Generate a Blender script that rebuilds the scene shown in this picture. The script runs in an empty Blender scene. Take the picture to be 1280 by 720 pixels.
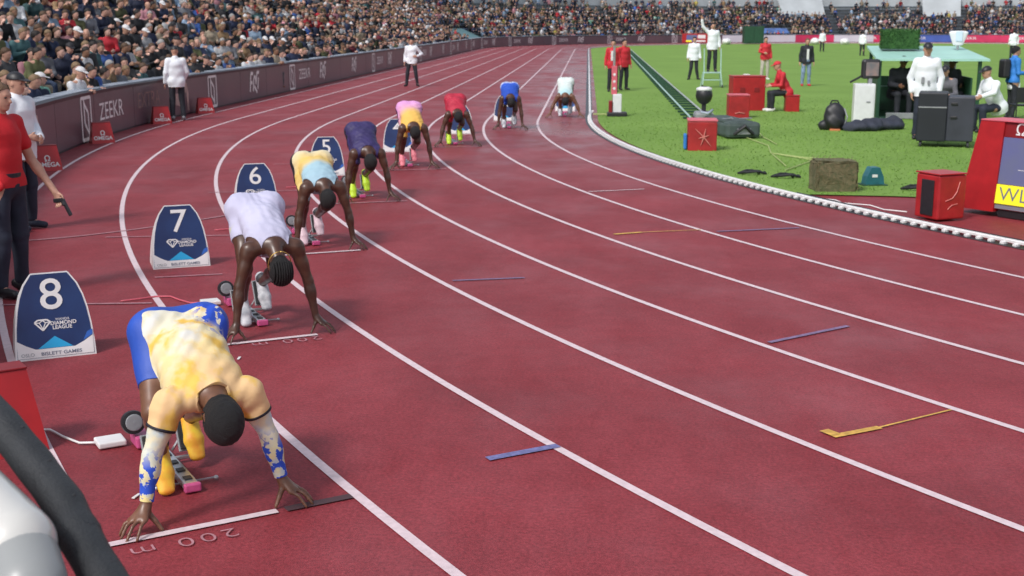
import bpy, bmesh, math, random
import numpy as np
from mathutils import Vector, Matrix
random.seed(7); RNG = np.random.default_rng(7)
SC = bpy.context.scene; COL = SC.collection
R = math.radians; PI = math.pi
# ------------------------------------------------------------------ camera, sky, sun, exposure
cd = bpy.data.cameras.new('camera'); cam = bpy.data.objects.new('camera', cd); COL.objects.link(cam)
cam.location = (-36.106, -30.246, 2.271)
cam.rotation_euler = (R(90 - 12.102), 0, R(3.46))
cd.sensor_width = 36; cd.lens = 43.32; cd.clip_start = 0.05; cd.clip_end = 2000
cd.dof.use_dof = True; cd.dof.focus_distance = 6.0; cd.dof.aperture_fstop = 5.6
SC.camera = cam
W = bpy.data.worlds.new('World'); SC.world = W; W.use_nodes = True
nt = W.node_tree; nt.nodes.clear()
sky = nt.nodes.new('ShaderNodeTexSky'); sky.sky_type = 'NISHITA'; sky.sun_disc = False
sky.sun_elevation = R(48); sky.sun_rotation = R(215); sky.air_density = 1.0; sky.dust_density = 3.0; sky.ozone_density = 1.5
hs = nt.nodes.new('ShaderNodeHueSaturation'); hs.inputs['Saturation'].default_value = 0.5
bg = nt.nodes.new('ShaderNodeBackground'); bg.inputs['Strength'].default_value = 0.135
wo = nt.nodes.new('ShaderNodeOutputWorld')
nt.links.new(sky.outputs[0], hs.inputs['Color']); nt.links.new(hs.outputs[0], bg.inputs['Color']); nt.links.new(bg.outputs[0], wo.inputs[0])
sd = bpy.data.lights.new('sun', 'SUN'); sd.energy = 1.5; sd.angle = R(10); sd.color = (1, .97, .94)
sun = bpy.data.objects.new('sun', sd); COL.objects.link(sun)
# sun direction: elevation 48, compass rotation 215 (behind and left of the camera)
az = R(215); el = R(48)
sdir = Vector((math.sin(az) * math.cos(el), math.cos(az) * math.cos(el), math.sin(el)))
sun.rotation_euler = sdir.to_track_quat('Z', 'Y').to_euler()
SC.view_settings.view_transform = 'Standard'; SC.view_settings.look = 'None'
SC.view_settings.exposure = 0.35; SC.view_settings.gamma = 1.0

# ------------------------------------------------------------------ materials
def lin(c):
    return tuple(((x / 255) / 12.92 if x / 255 <= .04045 else ((x / 255 + .055) / 1.055) ** 2.4) for x in c)
MATS = {}
def mat(name, rgb, rough=.6, var=.0, scale=20, metal=0, bump=0, bscale=80, spec=.5, objcol=False, sheen=0, rgb2=None, coat=0, emit=0):
    """principled with noise colour variation and noise bump"""
    if name in MATS: return MATS[name]
    m = bpy.data.materials.new(name); m.use_nodes = True; n = m.node_tree.nodes; l = m.node_tree.links
    b = n['Principled BSDF']
    b.inputs['Roughness'].default_value = rough; b.inputs['Metallic'].default_value = metal
    b.inputs['Specular IOR Level'].default_value = spec; b.inputs['Coat Weight'].default_value = coat
    if sheen: b.inputs['Sheen Weight'].default_value = sheen
    tc = n.new('ShaderNodeTexCoord')
    if objcol:
        oi = n.new('ShaderNodeObjectInfo'); src = oi.outputs['Color']
    else:
        rgbn = n.new('ShaderNodeRGB'); rgbn.outputs[0].default_value = (*rgb, 1); src = rgbn.outputs[0]
    if var:
        nz = n.new('ShaderNodeTexNoise'); nz.inputs['Scale'].default_value = scale; nz.inputs['Detail'].default_value = 5
        l.new(tc.outputs['Object'], nz.inputs['Vector'])
        mr = n.new('ShaderNodeMapRange'); mr.inputs[1].default_value = .3; mr.inputs[2].default_value = .7
        mr.inputs[3].default_value = 1 - var; mr.inputs[4].default_value = 1 + var
        l.new(nz.outputs[0], mr.inputs[0])
        if rgb2:
            mx = n.new('ShaderNodeMix'); mx.data_type = 'RGBA'; mx.inputs[7].default_value = (*rgb2, 1)
            mr.inputs[3].default_value = 0; mr.inputs[4].default_value = 1
            l.new(mr.outputs[0], mx.inputs[0]); l.new(src, mx.inputs[6]); src = mx.outputs[2]
        else:
            vm = n.new('ShaderNodeVectorMath'); vm.operation = 'SCALE'
            l.new(src, vm.inputs[0]); l.new(mr.outputs[0], vm.inputs['Scale']); src = vm.outputs[0]
    l.new(src, b.inputs['Base Color'])
    if bump:
        nb = n.new('ShaderNodeTexNoise'); nb.inputs['Scale'].default_value = bscale; nb.inputs['Detail'].default_value = 4
        l.new(tc.outputs['Object'], nb.inputs['Vector'])
        bp = n.new('ShaderNodeBump'); bp.inputs['Strength'].default_value = bump; bp.inputs['Distance'].default_value = .01
        l.new(nb.outputs[0], bp.inputs['Height']); l.new(bp.outputs[0], b.inputs['Normal'])
    if emit:
        l.new(src, b.inputs['Emission Color']); b.inputs['Emission Strength'].default_value = emit
    MATS[name] = m; return m
def N(m, t): return m.node_tree.nodes.new(t)

def track_material():
    m = bpy.data.materials.new('red_track'); m.use_nodes = True; n = m.node_tree.nodes; l = m.node_tree.links
    b = n['Principled BSDF']; tc = n.new('ShaderNodeTexCoord')
    def noise(scale, det=5, rough=.6, stretch=None):
        z = n.new('ShaderNodeTexNoise'); z.inputs['Scale'].default_value = scale; z.inputs['Detail'].default_value = det; z.inputs['Roughness'].default_value = rough
        if stretch:
            mp = n.new('ShaderNodeMapping'); mp.inputs['Scale'].default_value = stretch; l.new(tc.outputs['Object'], mp.inputs[0]); l.new(mp.outputs[0], z.inputs['Vector'])
        else: l.new(tc.outputs['Object'], z.inputs['Vector'])
        return z.outputs[0]
    def rng(s, a, b_, c, d):
        r = n.new('ShaderNodeMapRange'); r.inputs[1].default_value = a; r.inputs[2].default_value = b_; r.inputs[3].default_value = c; r.inputs[4].default_value = d
        l.new(s, r.inputs[0]); return r.outputs[0]
    def mul(a, c):
        q = n.new('ShaderNodeMath'); q.operation = 'MULTIPLY'; l.new(a, q.inputs[0]); l.new(c, q.inputs[1]); return q.outputs[0]
    fine = rng(noise(48, 4, .85), .34, .66, .66, 1.34)
    mid = rng(noise(9, 4), .3, .7, .92, 1.08)
    big = rng(noise(.55, 5, .65), .3, .7, .84, 1.16)
    f = mul(mul(fine, mid), big)
    c = n.new('ShaderNodeMix'); c.data_type = 'RGBA'; c.inputs[6].default_value = (.222, .029, .037, 1); c.inputs[7].default_value = (.268, .047, .058, 1)
    l.new(rng(noise(1.7, 6, .7, (1, .35, 1)), .35, .7, 0, 1), c.inputs[0])
    vm = n.new('ShaderNodeVectorMath'); vm.operation = 'SCALE'; l.new(c.outputs[2], vm.inputs[0]); l.new(f, vm.inputs['Scale'])
    l.new(vm.outputs[0], b.inputs['Base Color'])
    # damp patches: smoother where water lies in the film between granules
    wet = rng(noise(.8, 5, .6, (1, .8, 1)), .45, .7, 0, 1)
    # the inner lanes at the end of the straight are still damp
    sp = n.new('ShaderNodeSeparateXYZ'); l.new(tc.outputs['Object'], sp.inputs[0])
    damp = mul(rng(sp.outputs[0], -40.5, -37, 0, 1), rng(sp.outputs[1], -14, -4, 0, 1))
    ad = n.new('ShaderNodeMath'); ad.operation = 'ADD'; ad.use_clamp = True
    l.new(mul(damp, rng(noise(.5, 4, .6, (1.4, .5, 1)), .35, .6, .3, 1)), ad.inputs[0]); m2 = n.new('ShaderNodeMath'); m2.operation = 'MULTIPLY'; m2.inputs[1].default_value = .45; l.new(wet, m2.inputs[0]); l.new(m2.outputs[0], ad.inputs[1]); wet = ad.outputs[0]
    ro = n.new('ShaderNodeMapRange'); ro.inputs[3].default_value = .6; ro.inputs[4].default_value = .26
    ss = n.new('ShaderNodeMapRange'); ss.inputs[3].default_value = .2; ss.inputs[4].default_value = .42; l.new(wet, ss.inputs[0]); l.new(ss.outputs[0], b.inputs['Specular IOR Level'])
    l.new(wet, ro.inputs[0]); l.new(ro.outputs[0], b.inputs['Roughness'])
    bp = n.new('ShaderNodeBump'); bp.inputs['Strength'].default_value = .5; bp.inputs['Distance'].default_value = .004
    l.new(noise(160, 2, .7), bp.inputs['Height']); l.new(bp.outputs[0], b.inputs['Normal'])
    return m
def grass_material():
    m = bpy.data.materials.new('infield_grass'); m.use_nodes = True; n = m.node_tree.nodes; l = m.node_tree.links
    b = n['Principled BSDF']; tc = n.new('ShaderNodeTexCoord'); b.inputs['Roughness'].default_value = .85; b.inputs['Specular IOR Level'].default_value = .15
    def noise(scale, det, st=(1, 1, 1)):
        mp = n.new('ShaderNodeMapping'); mp.inputs['Scale'].default_value = st; l.new(tc.outputs['Object'], mp.inputs[0])
        z = n.new('ShaderNodeTexNoise'); z.inputs['Scale'].default_value = scale; z.inputs['Detail'].default_value = det; l.new(mp.outputs[0], z.inputs['Vector']); return z.outputs[0]
    r1 = n.new('ShaderNodeValToRGB'); r1.color_ramp.elements[0].position = .3; r1.color_ramp.elements[1].position = .72
    r1.color_ramp.elements[0].color = (.14, .25, .05, 1); r1.color_ramp.elements[1].color = (.215, .35, .08, 1)
    mixn = n.new('ShaderNodeMath'); mixn.operation = 'ADD'; mixn.use_clamp = True
    s1 = n.new('ShaderNodeMath'); s1.operation = 'MULTIPLY'; s1.inputs[1].default_value = .55; l.new(noise(.35, 5), s1.inputs[0])
    s2 = n.new('ShaderNodeMath'); s2.operation = 'MULTIPLY'; s2.inputs[1].default_value = .45; l.new(noise(14, 5), s2.inputs[0])
    l.new(s1.outputs[0], mixn.inputs[0]); l.new(s2.outputs[0], mixn.inputs[1]); l.new(mixn.outputs[0], r1.inputs[0])
    l.new(r1.outputs[0], b.inputs['Base Color'])
    bp = n.new('ShaderNodeBump'); bp.inputs['Strength'].default_value = .45; bp.inputs['Distance'].default_value = .03
    l.new(noise(40, 4), bp.inputs['Height']); l.new(bp.outputs[0], b.inputs['Normal'])
    return m

M_track = track_material(); M_grass = grass_material()
M_line = mat('line_paint', (.68, .54, .57), .55, .10, 25)
M_faint = mat('worn_line_paint', (.42, .2, .23), .6, .25, 12)
M_blue = mat('blue_line_paint', (.15, .15, .33), .6, .3, 40)
M_blue2 = mat('faded_blue_paint', (.2, .13, .24), .6, .3, 30)
M_yel = mat('yellow_line_paint', (.62, .36, .07), .6, .3, 30)
M_dark = mat('dark_tape', (.07, .03, .035), .6, .1, 30)
M_white = mat('white_plastic', (.72, .73, .75), .35, .05, 8)
M_wpaint = mat('white_paint', (.75, .74, .74), .45, .06, 8)
M_black = mat('black_plastic', (.018, .018, .022), .45, .2, 30)
M_rubber = mat('black_rubber', (.022, .024, .027), .6, .25, 12, bump=.3, bscale=150)
M_alu = mat('aluminium', (.55, .56, .58), .35, .1, 15, metal=.8)
M_grey = mat('grey_plastic', (.26, .27, .29), .5, .1, 10)
M_red = mat('red_plastic', (.38, .014, .018), .4, .12, 6)
M_redfab = mat('red_vinyl_cover', (.36, .016, .02), .45, .2, 5, bump=.8, bscale=7)
M_darkred = mat('dark_red_enamel', (.22, .01, .014), .4, .1, 6)
M_pink = mat('pink_anodised', (.55, .09, .24), .4, .15, 20)
M_pinkboard = mat('pink_panel', (.62, .12, .16), .5, .1, 10)
M_navy = mat('navy_print', (.008, .018, .085), .4, .15, 2.5, rgb2=(.014, .045, .16))
M_cyan = mat('cyan_print', (.02, .36, .68), .4, .05, 8)
M_lightblue = mat('pale_blue_print', (.55, .68, .78), .4, .05, 8)
M_textgrey = mat('grey_lettering', (.16, .18, .24), .5)
M_concrete = mat('stand_concrete', (.19, .2, .215), .85, .2, 1.5, bump=.3, bscale=10)
M_pale = mat('pale_concrete', (.38, .41, .43), .8, .1, .6)
M_teal = mat('teal_tarpaulin', (.10, .2, .22), .6, .2, 1.2, bump=.5, bscale=3)
M_board = mat('led_board', (.09, .065, .082), .35, .18, .35, rgb2=(.145, .088, .105))
M_boardblk = mat('board_cap', (.012, .014, .022), .4, .1, 5)
M_ledge = mat('grey_ledge', (.3, .34, .4), .5, .15, 3)
M_print = mat('board_white_print', (.55, .5, .52), .5, emit=.12)
M_printdim = mat('board_dim_print', (.27, .17, .155), .5, .25, 3)
M_arch = mat('board_arch_print', (.44, .3, .27), .5, .3, 4)
M_skinL = mat('light_skin', (.52, .28, .2), .5, .08, 30)
M_skinD = mat('dark_brown_skin', (.062, .028, .019), .33, .2, 18, rgb2=(.1, .046, .03))
M_skinM = mat('brown_skin', (.13, .06, .036), .36, .2, 18, rgb2=(.19, .088, .052))
M_hairB = mat('black_hair', (.008, .007, .008), .7, .3, 120, bump=1, bscale=260)
M_hair = mat('crowd_hair', (1, 1, 1), .7, .2, 60, objcol=True)
M_cloth = mat('crowd_cloth', (1, 1, 1), .8, .16, 9, objcol=True, bump=.3, bscale=30)
M_skinO = mat('crowd_skin', (1, 1, 1), .55, .1, 20, objcol=True)
M_wjack = mat('white_jacket_cloth', (.8, .83, .88), .7, .05, 7, bump=.35, bscale=22)
M_blkcloth = mat('black_trouser_cloth', (.018, .02, .028), .8, .25, 8, bump=.3, bscale=25)
M_redcloth = mat('red_polo_cloth', (.56, .012, .02), .75, .1, 9, bump=.3, bscale=25)
M_redjack = mat('red_jacket_cloth', (.55, .02, .035), .7, .12, 9, bump=.3, bscale=25)
M_beige = mat('beige_trouser_cloth', (.48, .44, .38), .8, .08, 8)
M_denim = mat('blue_denim', (.2, .28, .42), .85, .2, 15)
M_bluevest = mat('blue_vest_cloth', (.03, .2, .6), .7, .1, 9)
M_greycloth = mat('grey_jacket_cloth', (.12, .12, .14), .8, .2, 8)
M_green = mat('dark_green_paint', (.012, .06, .03), .5, .2, 4)
M_mint = mat('mint_roof_paint', (.36, .62, .54), .45, .06, 2)
M_hedge = mat('hedge_foliage', (.015, .07, .012), .8, .5, 9, rgb2=(.04, .13, .025))
M_camo = mat('straw_netting', (.17, .14, .075), .9, .5, 22, rgb2=(.08, .09, .04), bump=1, bscale=60)
M_cone = mat('blue_green_plastic', (.02, .13, .16), .45, .2, 8)
M_yellow = mat('yellow_panel', (.85, .8, .03), .5, emit=.15)
M_screen = mat('blue_grey_screen', (.14, .16, .2), .3, .25, 1.2, rgb2=(.1, .11, .34), emit=.08)
M_rope = mat('yellow_rope', (.38, .45, .17), .7, .2, 20)
M_grassbl = mat('grass_blades', (.13, .24, .045), .8, .35, 3, rgb2=(.21, .36, .08), spec=.05)

# ------------------------------------------------------------------ object helpers
def mesh_from(V, F, name='m'):
    me = bpy.data.meshes.new(name)
    V = np.asarray(V, dtype=np.float32)
    if isinstance(F, np.ndarray) and F.ndim == 2:
        nf, k = F.shape
        me.vertices.add(len(V)); me.vertices.foreach_set('co', V.ravel())
        me.loops.add(nf * k); me.loops.foreach_set('vertex_index', F.astype(np.int32).ravel())
        me.polygons.add(nf); me.polygons.foreach_set('loop_start', np.arange(0, nf * k, k, dtype=np.int32))
        try: me.polygons.foreach_set('loop_total', np.full(nf, k, dtype=np.int32))
        except Exception: pass
        me.update(calc_edges=True)
    else:
        me.from_pydata([tuple(map(float, v)) for v in V], [], [tuple(map(int, f)) for f in F]); me.update()
    return me
def obj(name, data, material=None, parent=None, smooth=False, loc=None, rz=None):
    me = data if isinstance(data, bpy.types.Mesh) else (data.mesh() if isinstance(data, MB) else None)
    me.name = name
    if material is not None and len(me.materials) == 0: me.materials.append(material)
    if smooth: me.shade_smooth()
    o = bpy.data.objects.new(name, me); COL.objects.link(o)
    if parent is not None: o.parent = parent
    if loc is not None: o.location = loc
    if rz is not None: o.rotation_euler = (0, 0, rz)
    return o
def tag(o, label=None, cat=None, group=None, kind=None):
    if label: o['label'] = label
    if cat: o['category'] = cat
    if group: o['group'] = group
    if kind: o['kind'] = kind
    return o
def empty(name, loc=(0, 0, 0), rz=0, label=None, cat=None, group=None):
    o = bpy.data.objects.new(name, None); COL.objects.link(o); o.location = loc; o.rotation_euler = (0, 0, rz)
    o.empty_display_size = .1
    return tag(o, label, cat, group)
def copy_tree(o, parent=None):
    c = o.copy(); COL.objects.link(c)
    if parent is not None: c.parent = parent
    for ch in [x for x in o.children]: copy_tree(ch, c)
    return c

class MB:
    """collects primitives into one mesh"""
    def __init__(s): s.v = []; s.f = []; s.mi = []; s.cur = 0; s.mats = []
    def mat(s, m):
        if m not in s.mats: s.mats.append(m)
        s.cur = s.mats.index(m); return s
    def add(s, vs, fs):
        o = len(s.v); s.v += [tuple(v) for v in vs]; s.f += [tuple(i + o for i in f) for f in fs]; s.mi += [s.cur] * len(fs); return s
    def box(s, x0, x1, y0, y1, z0, z1, M=None):
        vs = [Vector(p) for p in ((x0, y0, z0), (x1, y0, z0), (x1, y1, z0), (x0, y1, z0), (x0, y0, z1), (x1, y0, z1), (x1, y1, z1), (x0, y1, z1))]
        if M is not None: vs = [M @ v for v in vs]
        return s.add(vs, [(0, 3, 2, 1), (4, 5, 6, 7), (0, 1, 5, 4), (1, 2, 6, 5), (2, 3, 7, 6), (3, 0, 4, 7)])
    def bbox(s, x0, x1, y0, y1, z0, z1, b=.01, M=None):
        """box with bevelled edges"""
        cx, cy, cz = (x0 + x1) / 2, (y0 + y1) / 2, (z0 + z1) / 2; hx, hy, hz = (x1 - x0) / 2, (y1 - y0) / 2, (z1 - z0) / 2
        bm = bmesh.new(); bmesh.ops.create_cube(bm, size=2)
        for v in bm.verts: v.co = Vector((cx + v.co.x * hx, cy + v.co.y * hy, cz + v.co.z * hz))
        bmesh.ops.bevel(bm, geom=bm.edges[:], offset=min(b, hx * .9, hy * .9, hz * .9), segments=2, affect='EDGES', profile=.5)
        vs = [v.co.copy() for v in bm.verts]
        if M is not None: vs = [M @ v for v in vs]
        fs = [[v.index for v in f.verts] for f in bm.faces]; bm.free(); return s.add(vs, fs)
    def tube(s, pts, r, n=8, cap=True):
        pts = [Vector(p) for p in pts]; rs = r if isinstance(r, (list, tuple)) else [r] * len(pts)
        vs = []; prev = None
        for i, p in enumerate(pts):
            t = (pts[min(i + 1, len(pts) - 1)] - pts[max(i - 1, 0)]).normalized()
            up = prev if prev is not None else (Vector((0, 0, 1)) if abs(t.z) < .9 else Vector((1, 0, 0)))
            a = (up - t * up.dot(t)).normalized(); b = t.cross(a); prev = a
            for k in range(n):
                q = 2 * PI * k / n; vs.append(p + (a * math.cos(q) + b * math.sin(q)) * rs[i])
        fs = []
        for i in range(len(pts) - 1):
            for k in range(n):
                k2 = (k + 1) % n; fs.append((i * n + k, i * n + k2, (i + 1) * n + k2, (i + 1) * n + k))
        if cap: fs.append(tuple(range(n - 1, -1, -1))); fs.append(tuple((len(pts) - 1) * n + k for k in range(n)))
        return s.add(vs, fs)
    def lathe(s, prof, n=16, M=None):
        vs = []; fs = []
        for r, z in prof:
            for k in range(n): vs.append(Vector((r * math.cos(2 * PI * k / n), r * math.sin(2 * PI * k / n), z)))
        for i in range(len(prof) - 1):
            for k in range(n): k2 = (k + 1) % n; fs.append((i * n + k, i * n + k2, (i + 1) * n + k2, (i + 1) * n + k))
        fs.append(tuple(range(n - 1, -1, -1))); fs.append(tuple((len(prof) - 1) * n + k for k in range(n)))
        if M is not None: vs = [M @ v for v in vs]
        return s.add(vs, fs)
    def ell(s, c, r, n=12, m=8, M=None):
        prof = [(math.sin(PI * (i + .0) / m) if 0 < i < m else .02, -math.cos(PI * i / m)) for i in range(m + 1)]
        T = Matrix.Translation(c) @ Matrix.Diagonal((*r, 1)) if not hasattr(r, '__len__') is False else Matrix.Translation(c) @ Matrix.Diagonal((r, r, r, 1))
        if M is not None: T = M @ T
        return s.lathe(prof, n, T)
    def prism(s, poly, x0, x1, axis=0, M=None):
        """poly in the plane, extruded along axis from x0 to x1"""
        def mk(a, b, c): return Vector((c, a, b)) if axis == 0 else (Vector((a, c, b)) if axis == 1 else Vector((a, b, c)))
        n = len(poly); vs = [mk(p[0], p[1], x0) for p in poly] + [mk(p[0], p[1], x1) for p in poly]
        if M is not None: vs = [M @ v for v in vs]
        return s.add(vs, [tuple(range(n - 1, -1, -1)), tuple(range(n, 2 * n))] + [(i, (i + 1) % n, n + (i + 1) % n, n + i) for i in range(n)])
    def mesh(s, name='m', recalc=True):
        me = bpy.data.meshes.new(name); me.from_pydata([tuple(v) for v in s.v], [], s.f); me.update()
        for m in s.mats: me.materials.append(m)
        if s.mats: me.polygons.foreach_set('material_index', s.mi)
        if recalc:
            bm = bmesh.new(); bm.from_mesh(me); bmesh.ops.recalc_face_normals(bm, faces=bm.faces[:]); bm.to_mesh(me); bm.free()
        return me
def text_geo(txt, size, bold=.0, depth=.0, shear=0, align='CENTER', spacing=1.0):
    """lettering as triangles/ngons in the XY plane: returns verts, faces"""
    c = bpy.data.curves.new('t', 'FONT'); c.body = txt; c.size = size; c.align_x = align; c.align_y = 'CENTER'
    c.offset = bold * size; c.extrude = depth; c.shear = shear; c.space_character = spacing; c.resolution_u = 4
    o = bpy.data.objects.new('t', c); COL.objects.link(o)
    dg = bpy.context.evaluated_depsgraph_get(); me = o.evaluated_get(dg).to_mesh()
    v = [x.co.copy() for x in me.vertices]; f = [tuple(p.vertices) for p in me.polygons]
    o.evaluated_get(dg).to_mesh_clear(); bpy.data.objects.remove(o); bpy.data.curves.remove(c)
    return v, f
def frame(o, x, y, z=None):
    """matrix from origin and axes"""
    x = Vector(x).normalized(); y = Vector(y).normalized(); z = x.cross(y) if z is None else Vector(z)
    m = Matrix((x, y, z)).transposed().to_4x4(); m.translation = Vector(o); return m
# ------------------------------------------------------------------ implicit bodies: smooth union of limbs, skinned with surface nets
def vn(v): v = np.asarray(v, float); return v / (np.linalg.norm(v) + 1e-9)
def cap(a, b, ra, rb, k=.02, g='x'): return ('c', np.array(a, float), np.array(b, float), ra, rb, k, g)
def ell(c, r, ax=None, k=.02, g='x'): return ('e', np.array(c, float), np.array(r, float), np.eye(3) if ax is None else np.array(ax, float), k, g)
def ecap(a, b, u, wa, da, wb, db, k=.03, g='x'): return ('t', np.array(a, float), np.array(b, float), vn(u), wa, da, wb, db, k, g)
def pdist(P, p):
    if p[0] == 'c':
        _, a, b, ra, rb, k, g = p; ba = b - a; pa = P - a; L = ba @ ba + 1e-12
        h = np.clip(pa @ ba / L, 0, 1); d = np.linalg.norm(pa - h[..., None] * ba, axis=-1); return d - (ra + (rb - ra) * h), h
    if p[0] == 'e':
        _, c, r, ax, k, g = p; q = (P - c) @ ax.T
        k0 = np.linalg.norm(q / r, axis=-1); k1 = np.linalg.norm(q / (r * r), axis=-1) + 1e-9
        return k0 * (k0 - 1) / k1, np.zeros(P.shape[:-1])
    _, a, b, u, wa, da, wb, db, k, g = p; ba = b - a; L = math.sqrt(ba @ ba) + 1e-9; ax = ba / L
    u = vn(u - ax * (u @ ax)); w = np.cross(ax, u); pa = P - a; s = pa @ ax; h = np.clip(s / L, 0, 1)
    W_ = wa + (wb - wa) * h; D_ = da + (db - da) * h; o = s - h * L; mn = np.minimum(W_, D_)
    q = np.stack([(pa @ u) / W_, (pa @ w) / D_, o / mn], -1); q2 = np.stack([(pa @ u) / W_ ** 2, (pa @ w) / D_ ** 2, o / mn ** 2], -1)
    k0 = np.linalg.norm(q, axis=-1); k1 = np.linalg.norm(q2, axis=-1) + 1e-9
    return k0 * (k0 - 1) / k1, h
def pbound(p):
    if p[0] == 'c': m = max(p[3], p[4]); lo = np.minimum(p[1], p[2]) - m; hi = np.maximum(p[1], p[2]) + m; k = p[5]
    elif p[0] == 'e': m = max(p[2]); lo = p[1] - m; hi = p[1] + m; k = p[4]
    else: m = max(p[4:8]); lo = np.minimum(p[1], p[2]) - m; hi = np.maximum(p[1], p[2]) + m; k = p[8]
    return lo, hi, k
def surface(prims, h, noise=None, smooth=1):
    bs = [pbound(p) for p in prims]; pad = 3 * h + .01
    lo = np.min([b[0] for b in bs], 0) - pad; hi = np.max([b[1] for b in bs], 0) + pad
    n = np.ceil((hi - lo) / h).astype(int) + 1; F = np.full(n, .2, np.float32)
    axs = [lo[i] + h * np.arange(n[i]) for i in range(3)]
    for p, (a, b, k) in zip(prims, bs):
        i0 = np.maximum(((a - k - 2.5 * h - lo) / h).astype(int), 0); i1 = np.minimum(((b + k + 2.5 * h - lo) / h).astype(int) + 2, n)
        G = np.stack(np.meshgrid(*[axs[i][i0[i]:i1[i]] for i in range(3)], indexing='ij'), -1)
        d = pdist(G, p)[0].astype(np.float32); s = tuple(slice(i0[i], i1[i]) for i in range(3)); f = F[s]
        hh = np.maximum(k - np.abs(f - d), 0) / k; F[s] = np.minimum(f, d) - hh * hh * k * .25
    if noise is not None:
        G = np.stack(np.meshgrid(*axs, indexing='ij'), -1); F += noise(G).astype(np.float32)
    S = F < 0
    c = np.zeros(n - 1, int)
    for dx in (0, 1):
        for dy in (0, 1):
            for dz in (0, 1): c += S[dx:n[0] - 1 + dx, dy:n[1] - 1 + dy, dz:n[2] - 1 + dz]
    mask = (c > 0) & (c < 8); ids = np.full(n - 1, -1, int); idx = np.argwhere(mask); ids[mask] = np.arange(len(idx))
    acc = np.zeros((len(idx), 3)); cnt = np.zeros(len(idx))
    for axis in range(3):
        o1, o2 = [a for a in range(3) if a != axis]
        for u in (0, 1):
            for v in (0, 1):
                a = idx.copy(); a[:, o1] += u; a[:, o2] += v; b = a.copy(); b[:, axis] += 1
                fa = F[a[:, 0], a[:, 1], a[:, 2]]; fb = F[b[:, 0], b[:, 1], b[:, 2]]; m = (fa < 0) != (fb < 0)
                t = np.where(m, fa / (fa - fb + 1e-12), 0); P = a.astype(float); P[:, axis] += t
                acc[m] += P[m]; cnt[m] += 1
    V = lo + h * acc / cnt[:, None]
    Q = []
    for axis in range(3):
        o1, o2 = [(1, 2), (2, 0), (0, 1)][axis]
        sl0 = [slice(None)] * 3; sl1 = [slice(None)] * 3; sl0[axis] = slice(0, -1); sl1[axis] = slice(1, None)
        ch = S[tuple(sl0)] != S[tuple(sl1)]; e = np.argwhere(ch)
        e = e[(e[:, o1] > 0) & (e[:, o2] > 0) & (e[:, o1] < n[o1] - 1) & (e[:, o2] < n[o2] - 1)]
        ins = S[e[:, 0], e[:, 1], e[:, 2]]
        def cell(du, dv):
            q = e.copy(); q[:, o1] -= du; q[:, o2] -= dv; return ids[q[:, 0], q[:, 1], q[:, 2]]
        q = np.stack([cell(1, 1), cell(0, 1), cell(0, 0), cell(1, 0)], 1); q[~ins] = q[~ins][:, ::-1]; Q.append(q)
    Q = np.concatenate(Q); Q = Q[(Q >= 0).all(1)]
    V = relax(V, Q, smooth); return V, Q
def relax(V, Q, it, w=.5):
    if not it: return V
    E = np.concatenate([np.stack([Q[:, i], Q[:, (i + 1) % Q.shape[1]]], 1) for i in range(Q.shape[1])])
    for _ in range(it):
        s = np.zeros_like(V); c = np.bincount(E.ravel(), minlength=len(V)).astype(float) + 1e-9
        for k in range(3): s[:, k] = np.bincount(E[:, 0], V[E[:, 1], k], len(V)) + np.bincount(E[:, 1], V[E[:, 0], k], len(V))
        V = V * (1 - w) + w * s / c[:, None]
    return V
def normals(V, T):
    n = np.cross(V[T[:, 1]] - V[T[:, 0]], V[T[:, 2]] - V[T[:, 0]]); out = np.zeros_like(V)
    for j in range(3):
        for k in range(3): out[:, k] += np.bincount(T[:, j], n[:, k], len(V))
    return out / (np.linalg.norm(out, axis=1, keepdims=True) + 1e-12)
def tris(Q): return np.concatenate([Q[:, [0, 1, 2]], Q[:, [0, 2, 3]]]) if Q.shape[1] == 4 else Q
def clip(V, T, m):
    """keep the part of the triangle mesh where the vertex field m > 0, cut cleanly"""
    m = np.where(np.abs(m) < 1e-6, 1e-6, m); pos = m > 0; c = pos[T].sum(1); keep = T[c == 3]; newv = []; cache = {}; out = []
    def cut(i, j):
        k = (min(i, j), max(i, j))
        if k not in cache:
            t = m[i] / (m[i] - m[j]); newv.append(V[i] + t * (V[j] - V[i])); cache[k] = len(V) + len(newv) - 1
        return cache[k]
    for t in T[(c == 1) | (c == 2)]:
        p = pos[t]
        if p.sum() == 1:
            i = int(np.argmax(p)); a, b, d = t[i], t[(i + 1) % 3], t[(i + 2) % 3]; out.append((a, cut(a, b), cut(a, d)))
        else:
            i = int(np.argmin(p)); a, b, d = t[i], t[(i + 1) % 3], t[(i + 2) % 3]; x, y = cut(a, b), cut(a, d); out.append((x, b, d)); out.append((x, d, y))
    V2 = np.concatenate([V, np.array(newv).reshape(-1, 3)]); T2 = np.concatenate([keep, np.array(out, int).reshape(-1, 3)])
    u, inv = np.unique(T2, return_inverse=True); return V2[u], inv.reshape(-1, 3)
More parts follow.
